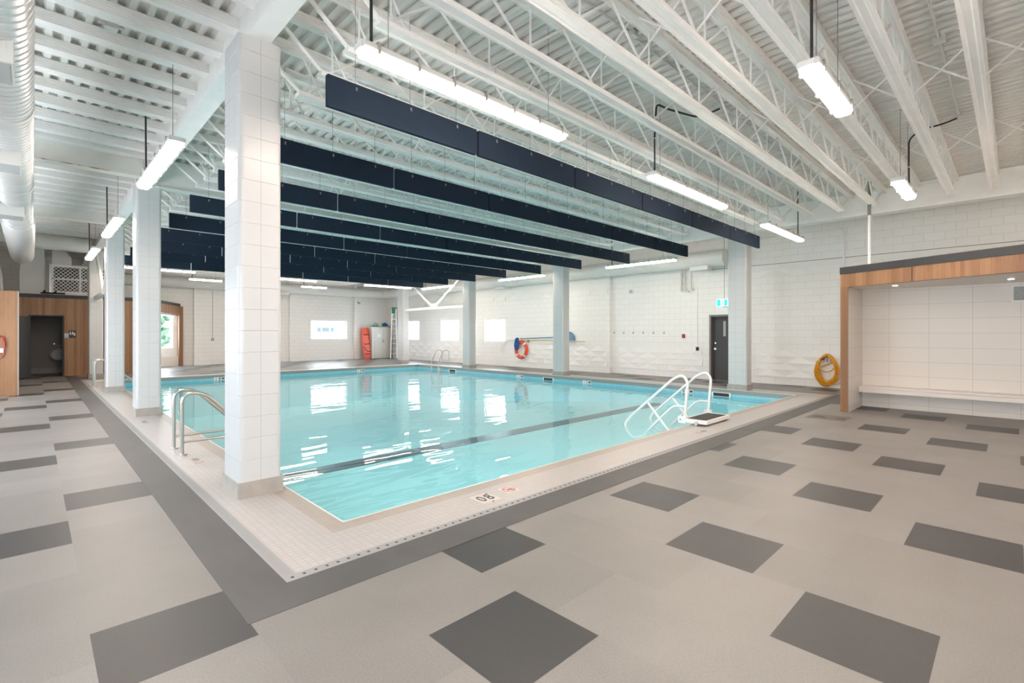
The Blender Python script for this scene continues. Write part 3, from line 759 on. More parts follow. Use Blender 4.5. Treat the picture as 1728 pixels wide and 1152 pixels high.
for i, (x, s) in enumerate(((2.95, 'lit strip light beyond the last navy baffle, leftmost of its row'), (7.3, 'lit strip light beyond the last navy baffle, in the middle of its row'), (11.9, 'lit strip light beyond the last navy baffle, rightmost of its row'))):
    lamp(2.44, (x, 20.45, 3.69), 0, s, 1.0)
for i, (x, s) in enumerate(((5.2, 'short strip light before the back wall duct, left of the big column'), (9.75, 'short strip light before the back wall duct, above the back window'))):
    lamp(1.22, (x, 23.7, 3.74), 0, s, -0.5)
for x in (1.75, 5.15, 9.5, 13.6):  # unseen fixtures added behind the camera to light the room
    lamp(2.44, (x, -2.4, ZL), 0, 'added unseen strip light behind the camera, over the deck %s' % {1.75: 'near the left wall', 5.15: 'at the middle', 9.5: 'near the changing niche', 13.6: 'over the changing niche roof'}[x], -0.5)

# ---------------------------------------------------------------- acoustic baffles
def baffles():
    Ys = [4.45, 6.31, 8.15, 9.97, 11.76, 13.55, 15.36, 17.2, 19.08]
    root = thing('acoustic_baffle', '', 'acoustic baffle')
    m = MB(); m.rbox(0.014, 1.812, -0.022, 0.022, 0, 0.295, 0.008, 2, 'y'); m.build('panel', 'navy', root)
    for x in (0.3, 0.91, 1.52):
        m = MB(); m.tube([(x, 0, 0.25), (x, 0, 1.2)], 0.0025, 4); m.box(x-0.008, x+0.008, -0.028, 0.028, 0.24, 0.262); m.tube([(x-0.004, -0.03, 0.25), (x-0.014, -0.034, 0.225), (x+0.006, -0.034, 0.225), (x, -0.03, 0.25)], 0.004, 4)
        m.build('hanger', 'wire', root)
    tab = {root.name: [c for c in C.objects if c.parent == root]}
    first = True
    for r, y in enumerate(Ys):
        for k in range(6):
            o = root if first else copy_tree(root, None, tab); first = False
            o.location = (1.93+1.828*k, y, 3.648)
            o['label'] = 'navy felt acoustic baffle, %s panel from the left in the %s row back' % (ORD[k], 'nearest' if r == 0 else ORD[r]) if r < 8 else 'navy felt acoustic baffle, %s panel from the left in the furthest row' % ORD[k]
            o['group'] = 'navy baffles over the pool'
baffles()

# ---------------------------------------------------------------- ducts and plant
def spiral(m, p, q, r, pitch=0.12, n=28, rib=0.006):
    p, q = Vector(p), Vector(q); L = (q-p).length; k = max(2, int(L/pitch)); pts = []; rs = []
    for i in range(k):
        for f, d in ((0.0, 0), (0.86, 0), (0.90, rib), (0.96, rib)):
            pts.append(p+(q-p)*((i+f)/k)); rs.append(r+d)
    pts.append(q); rs.append(r); m.tube(pts, rs, n)
t = thing('spiral_duct', 'big round galvanised air duct running high along the left edge', 'air duct')
m = MB(); spiral(m, (-0.215, -4.9, 3.86), (-0.215, 14.2, 3.86), 0.222, 0.11); m.build('duct_run', 'galv', t, True)
m = MB(); m.tube([(-0.215, 14.2, 3.86), (-0.215, 14.35, 3.86), (-0.22, 17, 3.86), (-0.22, 20.5, 3.86), (-0.22, 21.1, 3.86)], [0.23, 0.262, 0.262, 0.255, 0.16], 28); m.build('end_section', 'galv', t, True)
for y in (3.4, 7.0, 10.6, 13.9):
    m = MB(); m.tube([(-0.215, y-0.03, 3.86), (-0.215, y+0.03, 3.86)], 0.235, 28); m.build('joint_band', 'galv', t, True)
for y in (1.5, 5.07, 8.1, 11.6):
    m = MB(); m.box(-0.62, -0.10, y, y+0.47, 3.5, 3.68); b_ = m.build('diffuser', 'duct_white', t)
    m = MB(); m.box(-0.60, -0.12, y+0.03, y+0.44, 3.494, 3.501); m.build('grille', 'grille', b_)
for y in (4.0, 9.0, 13.5, 18.5):
    m = MB(); m.tube([(-0.215, y, 4.08), (-0.215, y, 4.84)], 0.006, 5); m.build('hanger_rod', 'wire', t)

t = thing('round_wall_duct', 'white round duct running along the right wall and turning along the back wall', 'air duct')
m = MB(); m.tube(bend([(15.55, 6.36, 3.93), (15.55, 27.25, 3.93), (1.8, 27.25, 3.93)], 0.5, 8), 0.25, 24); m.build('duct_run', 'duct_white', t, True)
for y in (7.15, 16.6, 21.4):
    m = MB(); m.box(15.36, 15.74, y-0.3, y+0.3, 3.58, 3.71); m.build('diffuser', 'duct_white', t)
m = MB(); m.box(9.2, 9.8, 27.08, 27.42, 3.58, 3.71); m.build('diffuser', 'duct_white', t)
for y in (8.5, 12.5, 16.5, 20.5, 24.5):
    m = MB(); m.tube([(15.55, y, 4.17), (15.55, y, 4.85)], 0.008, 5); m.build('hanger_rod', 'wire', t)

# washroom block -------------------------------------------------
def washroom():
    t = thing('washroom_block', 'walnut clad washroom block with a dark doorway at the end of the left aisle', 'washroom block')
    m = MB(); Z1, Z0 = 2.80, 2.16
    m.box(XL, -0.08, 24.0, 24.12, 0, Z1); m.box(0.80, 3.35, 24.0, 24.12, 0, Z1); m.box(-0.08, 0.80, 24.0, 24.12, Z0, Z1)
    m.build('cladding', 'wood', t)
    m = MB(); m.box(0.297, 0.305, 23.992, 24.0, Z0, Z1); m.box(2.2, 2.208, 23.992, 24.0, 0, Z1); m.build('panel_joint', 'black_trim', t)
    m = MB(); m.box(XL, 3.35, 23.97, 24.12, Z1, 2.93); m.build('cap_band', 'black_trim', t)
    m = MB(); m.box(XL, 3.35, 24.12, YB, 2.86, 2.93); m.build('roof_slab', 'plain_white', t)
    # fascia turning diagonally towards the back window
    m = MB(); a, b = (3.35, 24.0), (4.98, 27.45); dx, dy = b[0]-a[0], b[1]-a[1]; L = math.hypot(dx, dy); nx, ny = dy/L*0.1, -dx/L*0.1
    q = [a, (a[0]-nx, a[1]-ny), (b[0]-nx, b[1]-ny), b]
    m.prism(q, 2.42, 2.80); m.build('fascia', 'wood', t)
    m = MB(); m.prism(q, 2.80, 2.93); m.build('cap_band', 'black_trim', t)
    m = MB(); m.prism([(3.35, 24.12), (3.25, 24.12), (3.25, YB-0.05), (4.9, YB-0.05)][::-1], 2.36, 2.42); m.build('soffit', 'plain_white', t)
    m = MB(); m.box(4.9, 5.06, 27.3, 27.68, 0, 2.80); m.build('end_post', 'wood_dark', t)
    m = MB(); m.box(3.2, 3.35, 24.12, 27.6, 0, 2.86); m.build('side_wall', 'plain_white', t)
    m = MB(); m.box(3.35, 4.9, 27.45, 27.6, 0.0, 0.45); m.build('bench', 'bench', t)
    # doorway
    m = MB(); m.box(-0.11, -0.06, 23.98, 24.13, 0, 2.19); m.box(0.77, 0.82, 23.98, 24.13, 0, 2.19); m.box(-0.06, 0.77, 23.98, 24.13, 2.15, 2.19); m.build('door_frame', 'black_trim', t)
    m = MB(); a = Vector((-0.08, 23.97, 0)); b = Vector((-0.62, 23.30, 0)); nrm = Vector((0.67, -0.54, 0)).normalized()*0.04
    q = [(a.x, a.y), (b.x, b.y), (b.x+nrm.x, b.y+nrm.y), (a.x+nrm.x, a.y+nrm.y)]
    m.prism(q, 0.01, 2.14); dl = m.build('door_leaf', 'door_dark', t)
    # inside
    m = MB(); m.box(-0.6, 1.9, 26.2, 26.3, 0, 2.86); m.box(-0.6, -0.5, 24.12, 26.2, 0, 2.86); m.box(1.9, 2.0, 24.12, 26.3, 0, 2.86); m.build('inner_wall', 'toilet_wall', t)
    m = MB(); m.box(-0.5, 1.9, 26.185, 26.2, 0, 0.2); m.build('inner_base_tile', 'col_base', t)
    lb = 'grab bar above a round basin inside the washroom doorway'
    s = thing('wall_sink', 'pale round basin hanging on the tiled wall inside the washroom doorway', 'sink', (0.72, 26.0, 0.72))
    m = MB(); m.tube([(0, 0.17, 0), (0, 0.0, 0), (0, -0.12, 0)], [0.26, 0.26, 0.2], 20); m.build('bowl', 'paper', s, True)
    m = MB(); m.tube([(-0.12, 0.1, 0.42), (0.35, 0.1, 0.42)], 0.018, 8); m.tube([(-0.12, 0.18, 0.42), (-0.12, 0.08, 0.42)], 0.03, 8); m.build('grab_bar', 'chrome', s, True)
    # signs
    s = thing('washroom_sign', 'black square washroom sign with white figures on the walnut wall', 'sign', (1.035, 23.998, 1.52))
    m = MB(); m.box(-0.1, 0.1, -0.01, 0.0, -0.13, 0.13); m.build('plate', 'black_trim', s)
    m = MB()
    for x, g_ in ((-0.055, 0), (0.01, 1), (0.062, 2)):
        zz = 0.06 if g_ < 2 else 0.02
        m.cyl((x, -0.011, zz+0.018), (x, -0.013, zz+0.018), 0.016, 10)
        w2 = (0.022, 0.035, 0.022)[g_]; m.prism([(x-0.014, zz), (x-w2, zz-0.075), (x+w2, zz-0.075), (x+0.014, zz)], -0.013, -0.011, lambda a, b, c: (a, c, b))
    m.build('figures', 'paper', s)
    m = MB()
    for k in range(7): m.box(-0.07+0.02*k, -0.057+0.02*k, -0.0125, -0.0105, -0.075, -0.06)
    m.build('lettering', 'grille', s)
    s = thing('accessible_sign', 'small blue and white wheelchair sign left of the black washroom sign', 'sign', (0.885, 23.998, 1.46))
    m = MB(); m.box(-0.075, 0.075, -0.008, 0.0, -0.08, 0.08); m.build('plate', 'paper', s)
    m = MB()
    m.tube([(-0.01, -0.01, 0.04), (-0.01, -0.01, 0.0), (0.03, -0.01, 0.0), (0.04, -0.01, -0.04)], 0.007, 6); m.cyl((-0.01, -0.009, 0.055), (-0.01, -0.012, 0.055), 0.012, 8)
    pts = [(-0.012+0.035*math.cos(math.radians(a)), -0.01, -0.022+0.035*math.sin(math.radians(a))) for a in range(100, 371, 30)]
    m.tube(pts, 0.005, 5); m.build('wheelchair_figure', 'signblue', s)
washroom()

def plant():
    t = thing('air_handler', 'white air handling box with a diamond lattice filter guard on the washroom roof', 'air handler', (1.15, 24.35, 2.94))
    m = MB(); m.box(-0.72, 0.9, 0.06, 0.9, 0.04, 1.12); m.build('cabinet', 'galv', t)
    m = MB(); m.box(-0.78, 0.95, -0.05, 0.95, 0.0, 0.05); m.build('skid', 'duct_white', t)
    m = MB(); m.box(-0.62, 0.9, 0.04, 0.06, 0.12, 1.05); m.build('filter', 'filter', t)
    m = MB()
    for a, b, c, d in ((-0.66, 0.92, 0.07, 0.14), (-0.66, 0.92, 1.02, 1.1), (-0.66, 0.92, 0.565, 0.615), (-0.66, -0.6, 0.14, 1.02), (0.09, 0.15, 0.14, 1.02), (0.86, 0.92, 0.14, 1.02)): m.box(a, b, 0.0, 0.04, c, d)
    x = -1.6
    while x < 0.95:
        for s_ in (1, -1):
            p0 = (x, 0.14) if s_ > 0 else (x, 1.02); p1 = (x+0.88, 1.02) if s_ > 0 else (x+0.88, 0.14)
            (xa, za), (xb, zb_) = p0, p1
            if xa < -0.62: tt = (-0.62-xa)/(xb-xa); za += (zb_-za)*tt; xa = -0.62
            if xb > 0.88: tt = (0.88-xa)/(xb-xa); zb_ = za+(zb_-za)*tt; xb = 0.88
            if xb > xa+0.02: m.tube([(xa, 0.02, za), (xb, 0.02, zb_)], 0.011, 4)
        x += 0.125
    m.build('lattice_guard', 'paper', t)
    t = thing('duct_riser', 'tall grey rounded duct riser standing on the washroom roof left of the lattice unit', 'air duct', (0.03, 24.85, 2.93))
    m = MB(); m.rbox(-0.36, 0.28, -0.3, 0.3, 0.0, 1.90, 0.1, 5, 'y'); m.build('body', 'duct_white', t, True)
    t = thing('access_panel_box', 'bright metal box with an opening above the lattice unit', 'equipment box', (0.62, 24.7, 4.06))
    m = MB(); m.box(-0.12, 0.1, -0.2, 0.2, 0, 0.72); m.build('box_body', 'alu', t)
    m = MB(); m.prism([(0.10, 0), (0.42, 0), (0.42, 0.28), (0.10, 0.70)], -0.18, 0.18, lambda a, b, c: (a, c, b)); m.build('sloped_hood', 'alu', t)
    t = thing('cross_duct', 'round white duct lying crosswise under the roof above the washroom', 'air duct', (0.2, 21.75, 4.5))
    m = MB(); m.tube([(-0.3, 0, 0), (0.7, 0, 0), (0.95, 0, -0.02), (1.2, 0, -0.03)], [0.26, 0.26, 0.25, 0.235], 20); m.build('duct_run', 'duct_white', t, True)
    m = MB(); m.tube([(0.6, 0.0, 0.2), (0.6, 0, 0.35)], 0.01, 5); m.build('hanger_rod', 'wire', t)
    t = thing('valve_piping', 'small black valves and pipes along the washroom roof edge', 'pipework', (0.25, 24.25, 2.94))
    m = MB(); m.tube([(-0.05, 0, 0.05), (0.6, 0, 0.05)], 0.03, 6); m.tube([(0.05, 0, 0.05), (0.05, 0, 0.14)], 0.04, 6); m.tube([(0.3, 0, 0.05), (0.36, 0, 0.12)], 0.035, 6); m.build('pipe', 'black', t)
    t = thing('wrapped_pipe', 'white insulated pipes rising at the far left behind the duct', 'pipework', (-1.05, 23.9, 2.95))
    m = MB(); m.tube([(0, 0, 0), (0.0, 0, 1.9)], 0.16, 12); m.tube([(0.3, 0.1, 0), (0.27, 0.1, 0.5), (0.1, 0.1, 1.8)], 0.05, 8); m.build('pipe', 'duct_white', t, True)
plant()

# walnut block at the far left edge
t = thing('walnut_partition', 'walnut clad partition end at the far left edge of the aisle', 'partition', (0, 17.4, 0))
m = MB(); m.box(XL, -0.27, 0, 0.6, 0, 2.6); m.build('panel', 'wood', t)
m = MB(); m.box(-0.27, -0.25, -0.004, 0.6, 0, 2.6); m.build('edge_strip', 'col_base', t)
t = thing('red_hose_handle', 'red hose loop with a white tag on the walnut partition at the left edge', 'fire hose', (-0.60, 17.37, 1.14)); t.scale = (0.65, 0.65, 0.65)
m = MB(); m.tube([(0.165, 0, 0.25), (0.12, 0, 0.5), (0.0, 0, 0.52)][::-1] + [(0.17, 0, 0.10)], 0.03, 8); m.build('handle', 'red', t, True)
m = MB(); m.tube([(0.17, 0, 0.1), (0.16, 0, 0.0), (0.15, 0, -0.13), (0.10, 0, -0.28), (0.0, 0, -0.33), (-0.1, 0, -0.28), (-0.15, 0, -0.1), (-0.1, 0, 0.3), (0.0, 0, 0.52)], 0.014, 8); m.build('hose', 'red', t, True)
m = MB(); m.box(-0.1, 0.13, -0.03, -0.02, -0.10, 0.06); m.build('white_tag', 'paper', t)

# ---------------------------------------------------------------- changing niche on the right
def niche():
    t = thing('changing_niche', 'tiled changing niche with walnut post and fascia under a black cap band', 'changing niche')
    A = Vector((11.475, 2.435)); dr = Vector((-0.4032, -0.9151)); B = A+dr*6.0
    N = Vector((0.9151, -0.4032))     # inwards
    def strip(a, b, t0, t1, z0, z1, mname, name):
        q = [a+N*t0, b+N*t0, b+N*t1, a+N*t1]; m = MB(); m.prism([(p.x, p.y) for p in q], z0, z1)
        return m.build(name, mname, t)
    strip(A, B, 0.0, 0.12, 2.455, 2.714, 'wood', 'fascia')
    strip(A-dr*0.004, B, -0.012, 0.12, 2.714, 2.848, 'black_trim', 'cap_band')
    for s in (1.27, 2.78): strip(A+dr*s, A+dr*(s+0.014), -0.002, 0.01, 2.455, 2.714, 'black_trim', 'panel_joint')
    # post and its end face
    P1 = A+dr*0.155
    m = MB(); m.prism([(A.x, A.y), (P1.x, P1.y), (P1.x+0.02, P1.y), (A.x+0.02, A.y)], 0, 2.455); m.build('post', 'wood_dark', t)
    m = MB(); m.prism([(A.x+0.02, A.y), (P1.x+0.02, P1.y), (12.75, P1.y), (12.75, A.y)], 0, 2.455); m.build('side_wall', 'niche_side', t)
    m = MB(); m.box(12.68, 12.80, YF+0.1, P1.y, 0, 2.84); m.build('back_wall', 'niche_tile', t)
    # soffit polygon
    m = MB(); q = [A+N*0.05+dr*0.05, Vector((12.75, A.y)), Vector((12.75, YF+0.2)), B+N*0.05]; B2 = B
    m.prism([(p.x, p.y) for p in q][::-1], 2.462, 2.50); m.build('soffit', 'bench', t)
    m = MB(); m.prism([(A.x+0.03, A.y), (13.1, A.y), (13.1, YF+0.2), (B.x+0.1, B.y)][::-1], 2.76, 2.80); m.build('roof_slab', 'plain_white', t)
    b = thing('niche_bench', 'long pale bench fixed along the tiled back of the changing niche', 'bench', (12.3, 0, 0))
    m = MB(); m.box(0, 0.375, YF+0.3, P1.y-0.005, 0.418, 0.455); m.build('seat', 'bench', b)
    m = MB(); m.box(0.008, 0.375, YF+0.3, P1.y-0.005, 0.33, 0.414); m.build('apron', 'bench', b)
    for x, y, lb in ((11.76, 1.61, 'small round lit downlight in the niche soffit, the left one'), (11.73, 0.06, 'small round lit downlight in the niche soffit, near the right image edge'), (11.5, -1.5, 'small round downlight in the niche soffit, beyond the right image edge')):
        d = thing('downlight', lb, 'light', (x, y, 2.46), 'niche downlights')
        m = MB(); m.cyl((0, 0, 0), (0, 0, -0.006), 0.055, 20); m.build('trim_ring', 'paper', d)
        m = MB(); m.cyl((0, 0, -0.006), (0, 0, -0.009), 0.038, 20); m.build('lamp_lens', 'downlight', d)
    g = thing('wall_vent', 'square louvred grey vent high on the niche tiles at the right edge', 'vent', (12.68, -0.075, 2.26))
    m = MB(); m.box(-0.012, 0, -0.135, 0.135, -0.15, 0.15); m.build('vent_frame', 'paper', g)
    m = MB()
    for k in range(11): m.hexa([(-0.02, -0.105, -0.118+k*0.0225), (-0.02, 0.105, -0.118+k*0.0225), (-0.012, 0.105, -0.112+k*0.0225), (-0.012, -0.105, -0.112+k*0.0225),
                                (-0.022, -0.105, -0.106+k*0.0225), (-0.022, 0.105, -0.106+k*0.0225), (-0.012, 0.105, -0.098+k*0.0225), (-0.012, -0.105, -0.098+k*0.0225)])
    m.build('louvre', 'grille', g)
niche()
t = thing('roof_drain_pipe', 'white vertical pipe rising from the niche roof to the deck', 'pipe', (12.7, 2.17, 2.8))
m = MB(); m.cyl((0, 0, 0), (0, 0, 1.25), 0.026, 12); m.build('pipe', 'steel_white', t, True)
m = MB(); m.cyl((0, 0, 1.25), (0, 0, 2.05), 0.032, 12); m.build('dark_sleeve', 'pipe_green', t, True)

# ---------------------------------------------------------------- pool ladders, rails, steps
def grab_rail(y0, y1, X, label, group):
    t = thing('grab_rail', label, 'pool hand rail', (X, (y0+y1)/2, 0.003), group)
    for y in (y0, y1):
        dy = y-(y0+y1)/2
        m = MB(); m.tube(bend([(0, dy, 0), (0, dy, 0.775), (0.24, dy, 0.775), (1.0, dy, -0.02), (1.12, dy, -0.59)], 0.17, 8), 0.022, 12); m.build('rail', 'chrome', t, True)
        m = MB(); m.tube([(0, dy, 0.165), (0.45, dy, 0.165), (0.83, dy, 0.165)], 0.017, 10); m.build('lower_bar', 'chrome', t, True)
        m = MB(); m.cyl((0, dy, 0), (0, dy, 0.012), 0.055, 20); m.build('foot_flange', 'chrome', t, True)
    return t
grab_rail(7.39, 7.89, 1.357, 'pair of stainless hand rails curving into the pool behind the big near column', 'stainless hand rails')
grab_rail(18.35, 18.85, 1.27, 'small far pair of stainless hand rails at the end of the left aisle', 'stainless hand rails')

t = thing('pool_ladder', 'stainless pool ladder at the far right corner of the pool', 'pool ladder', (14.18, 19.12, 0.003))
for dy in (-0.28, 0.28):
    m = MB(); m.tube(bend([(0, dy, 0), (0, dy, 0.74), (-0.32, dy, 0.74), (-0.60, dy, 0.18), (-0.60, dy, -1.2)], 0.14, 7), 0.021, 10); m.build('rail', 'chrome', t, True)
for z in (0.25,):
    m = MB(); m.cyl((0, -0.28, z), (0, 0.28, z), 0.014, 8); m.build('cross_bar', 'chrome', t, True)
for z in (-0.35, -0.65, -0.95):
    m = MB(); m.box(-0.66, -0.56, -0.27, 0.27, z-0.015, z+0.015); m.build('tread', 'white_tube', t)

def steps():
    t = thing('pool_steps', 'white tubular removable steps with looped hand rails standing in the pool edge', 'pool steps', (8.48, 3.98, 0))
    for x in (-0.46, 0.46):
        def L(p): return [(x, a, b) for a, b in p]
        m = MB(); m.tube(bend(L([(0.0, 0.03), (-0.06, 0.72), (0.03, 0.83), (0.20, 0.76), (1.08, -0.02), (1.20, -0.17), (1.03, -0.42), (0.70, -0.30)]), 0.14, 6), 0.0235, 12); m.build('hand_rail', 'white_tube', t, True)
        m = MB(); m.tube(bend(L([(0.70, 0.285), (0.10, -0.38)]), 0.1), 0.02, 10); m.build('diagonal_bar', 'white_tube', t, True)
        m = MB(); m.tube(bend(L([(-0.01, 0.285), (0.20, 0.29), (0.80, -0.32)]), 0.12, 6), 0.019, 10); m.build('mid_rail', 'white_tube', t, True)
    for k in range(3):
        m = MB(); m.box(-0.45, 0.45, 0.12+0.26*k, 0.36+0.26*k, -0.30-0.11*k, -0.27-0.11*k); m.build('tread', 'black' if k == 0 else 'white_tube', t)
    pf = MB(); pf.box(-0.52, 0.44, -0.42, 0.0, 0.035, 0.095)
    p = pf.build('platform', 'white_tube', t)
    m = MB(); m.box(-0.46, 0.33, -0.38, -0.05, 0.095, 0.099); m.build('grip_pad', 'black', p)
    for x in (-0.50, 0.50):
        m = MB(); m.box(x-0.012, x+0.012, -0.05, 0.09, 0.01, 0.13); m.build('hinge_bracket', 'white_tube', t)
    for x in (-0.53, 0.45):
        m = MB(); m.cyl((x-0.012, -0.24, 0.038), (x+0.012, -0.24, 0.038), 0.033, 16); m.build('caster', 'latch', t, True)
    for y in (-0.03, 0.05):
        m = MB(); m.cyl((-0.517, y, 0.07), (-0.511, y, 0.07), 0.011, 10); m.build('bolt', 'black', t)
steps()

# ---------------------------------------------------------------- things on the right wall
def hose():
    t = thing('hose_coil', 'thick yellow hose coiled on a wall hook beside the walnut post', 'hose', (16.13, 3.74, 0.0))
    rnd = random.Random(5)
    for k in range(11):
        m = MB(); pts = []; cx = -0.015*k*0.6; W = 0.245+rnd.uniform(-0.05, 0.04); zt = 0.955-rnd.uniform(0, 0.05); zb_ = 0.04+rnd.uniform(0, 0.16)*(1 if k else 0); oy = rnd.uniform(-0.03, 0.03); ph = rnd.uniform(-0.05, 0.05)
        for i in range(36):
            a = 2*math.pi*i/36
            s = math.sin(a); c = math.cos(a)
            z = (zt+zb_)/2+(zt-zb_)/2*s
            wv = W*(1.0 if s < 0.2 else 1.0-0.42*((s-0.2)/0.8)**1.6)
            pts.append((cx+0.012*math.sin(3*a+k), oy*(0.4-s)+wv*c+ph*0.3, z))
        m.tube(pts, 0.017, 7, True); m.build('hose_loop', 'yellow', t, True)
    m = MB(); m.tube(bend([(-0.05, -0.26, 0.6), (-0.05, -0.24, 0.78), (-0.06, 0.22, 0.56), (-0.06, 0.25, 0.75)], 0.2, 8), 0.016, 7)
    m.tube(bend([(-0.08, 0.23, 0.62), (-0.09, 0.1, 0.46), (-0.09, -0.1, 0.46), (-0.08, -0.24, 0.66)], 0.15, 8), 0.016, 7)
    m.tube(bend([(-0.06, -0.15, 0.1), (-0.1, -0.34, 0.16), (-0.1, -0.42, 0.3)], 0.1), 0.013, 6); m.build('loose_loop', 'yellow', t, True)
    m = MB(); m.tube([(-0.05, -0.275, 0.38), (-0.05, -0.28, 0.46)], 0.024, 8); m.tube([(0.0, 0.1, 0.83), (-0.1, 0.14, 0.80)], 0.03, 8); m.build('coupling', 'black', t, True)
    h = thing('hose_hook', 'metal bracket and taps behind the yellow hose coil', 'hook', (16.2, 3.74, 0.84))
    m = MB(); m.box(-0.03, 0, -0.13, 0.13, 0.0, 0.05); m.tube([(0, 0, 0.03), (-0.24, 0, 0.03), (-0.26, 0, 0.07)], 0.02, 8); m.build('bracket', 'latch', h)
    for y in (-0.08, 0.0, 0.08):
        m = MB(); m.tube(bend([(0, y, -0.02), (-0.07, y, -0.02), (-0.07, y, -0.12)], 0.03), 0.013, 8); m.build('tap', 'chrome', h, True)
hose()
t = thing('surface_conduit', 'thin white conduit outlining a rectangle high on the right wall', 'conduit')
m = MB(); m.tube(bend([(16.15, 6.3, 4.46), (16.15, 3.42, 4.46), (16.15, 3.34, 4.36), (16.15, 3.34, 2.6)], 0.06), 0.026, 8); m.build('pipe', 'steel_white', t, True)
t = thing('switch_conduit', 'slim vertical conduit dropping to a small black switch left of the dark door', 'conduit')
m = MB(); m.tube(bend([(16.17, 7.86, 3.17), (16.17, 7.62, 3.17), (16.17, 7.56, 3.05), (16.17, 7.56, 1.1)], 0.06), 0.013, 8); m.build('pipe', 'steel_white', t, True)
m = MB(); m.box(16.14, 16.2, 7.52, 7.60, 0.96, 1.08); m.build('switch_box', 'black', t)
t = thing('pipe_cluster', 'cluster of short white pipes and valves dropping below the wall duct', 'pipework')
m = MB()
for y, z in ((8.12, 3.02), (7.98, 3.0), (7.76, 3.02)): m.tube([(16.1, y, 3.8), (16.1, y, z)], 0.028, 8)
m.tube([(16.1, 8.14, 3.03), (16.1, 7.82, 2.98)], 0.03, 8); m.tube([(16.05, 7.88, 3.02), (15.97, 7.84, 2.98)], 0.05, 8); m.tube([(16.1, 7.72, 3.04), (16.1, 7.66, 3.04)], 0.04, 8)
m.build('pipe', 'duct_white', t, True)
m = MB(); m.tube(bend([(16.04, 8.0, 3.6), (16.03, 8.08, 3.45), (16.03, 8.0, 3.2)], 0.1), 0.018, 6); m.build('flex_line', 'galv', t, True)
t = thing('fire_alarm_box', 'small dark red fire alarm pull box on the right wall', 'fire alarm', (16.2, 8.06, 1.45))
m = MB(); m.box(-0.04, 0, -0.05, 0.05, -0.07, 0.07); m.build('housing', 'red', t)
t = thing('wall_speaker', 'round pale speaker high on the right wall', 'speaker', (16.2, 10.16, 3.12))
m = MB(); m.cyl((0, 0, 0), (-0.03, 0, 0), 0.10, 24); m.build('ring', 'paper', t)
m = MB(); m.cyl((-0.03, 0, 0), (-0.034, 0, 0), 0.07, 24); m.build('cone_grille', 'grille', t)
for k in range(6):
    y = 10.9-0.42*k
    t = thing('coat_hook', 'small metal hook on the right wall, %s of six from the left' % ORD[k], 'hook', (16.2, y, 1.57), 'row of six wall hooks')
    m = MB(); m.box(-0.008, 0, -0.02, 0.02, -0.04, 0.04); m.tube(bend([(0, 0, -0.01), (-0.07, 0, -0.04), (-0.09, 0, 0.01)], 0.03), 0.009, 6); m.build('hook', 'latch', t)
t = thing('exit_sign', 'teal running man exit sign hanging above the dark door', 'exit sign', (15.9, 6.6, 2.53))
m = MB(); m.box(-0.02, 0.02, -0.17, 0.17, -0.115, 0.115); m.build('sign_box', 'signwhite', t)
m = MB(); m.box(-0.026, -0.02, 0.055, 0.16, -0.1, 0.1); m.box(-0.026, -0.02, -0.16, -0.07, -0.1, 0.1); m.build('teal_panel', 'cyan', t)
m = MB(); m.cyl((-0.021, 0.0, 0.06), (-0.026, 0.0, 0.06), 0.018, 10); m.tube([(-0.024, -0.005, 0.04), (-0.024, -0.01, -0.01), (-0.024, 0.03, -0.04), (-0.024, 0.03, -0.085)], 0.009, 5)
m.tube([(-0.024, -0.01, -0.01), (-0.024, -0.04, -0.04), (-0.024, -0.055, -0.08)], 0.009, 5); m.tube([(-0.024, 0.03, 0.0), (-0.024, -0.005, 0.03), (-0.024, -0.04, 0.01)], 0.007, 5); m.build('running_figure', 'cyan', t)
m = MB(); m.cyl((0, -0.06, 0.115), (0, -0.06, 2.3), 0.011, 8); m.build('stem', 'grille', t, True)
m = MB(); m.box(-0.03, 0.03, -0.16, -0.03, -0.15, -0.117); m.build('emergency_lamp', 'grille', t)

def lifering():
    t = thing('life_ring', 'orange life ring with white bands hanging on the far side wall', 'life ring', (15.91, 15.72, 0.80))
    R, r = 0.325, 0.075
    n = 48
    def arc(a0, a1, rr):
        pts = [(0, R*math.sin(a0+(a1-a0)*k/14), R*math.cos(a0+(a1-a0)*k/14)*1.08) for k in range(15)]; m = MB(); m.tube(pts, rr, 12); return m
    for k in range(4):
        a = math.radians(45+90*k)
        arc(a+0.1, a+math.pi/2-0.1, r).build('foam_segment', 'buoy', t, True)
        arc(a-0.11, a+0.11, r+0.004).build('white_band', 'paper', t, True)
    t = thing('rope_bundle', 'blue rope bundled over the top of the orange life ring', 'rope', (15.84, 15.95, 1.02))
    rnd = random.Random(2); m = MB()
    for k in range(9):
        pts = []
        for i in range(14):
            a = 2*math.pi*i/14; pts.append((-0.03+0.03*math.cos(a+k), -0.02*k*0.5+0.09*math.cos(a)+0.10*math.sin(a)*-0.4+rnd.uniform(-0.015, 0.015), 0.04+0.27*math.sin(a)+rnd.uniform(-0.02, 0.02)))
        m.tube(pts, 0.016, 6, True)
    m.build('rope', 'blue_rope', t, True)
lifering()
t = thing('blue_reach_pole', 'blue pole with a netted scoop resting on brackets on the far side wall', 'pool pole')
m = MB(); m.tube([(15.9, 15.75, 1.30), (15.9, 12.95, 1.40)], 0.022, 8); m.build('shaft', 'blue_pole', t, True)
m = MB(); pts = [(15.9, 12.98, 1.24), (15.9, 12.98, 1.60), (15.9, 12.86, 1.60), (15.9, 12.72, 1.52), (15.9, 12.66, 1.38), (15.9, 12.66, 1.24)]; m.tube(bend(pts, 0.06)+[(15.9, 12.98, 1.24)], 0.018, 6); m.build('scoop_frame', 'blue_pole', t, True)
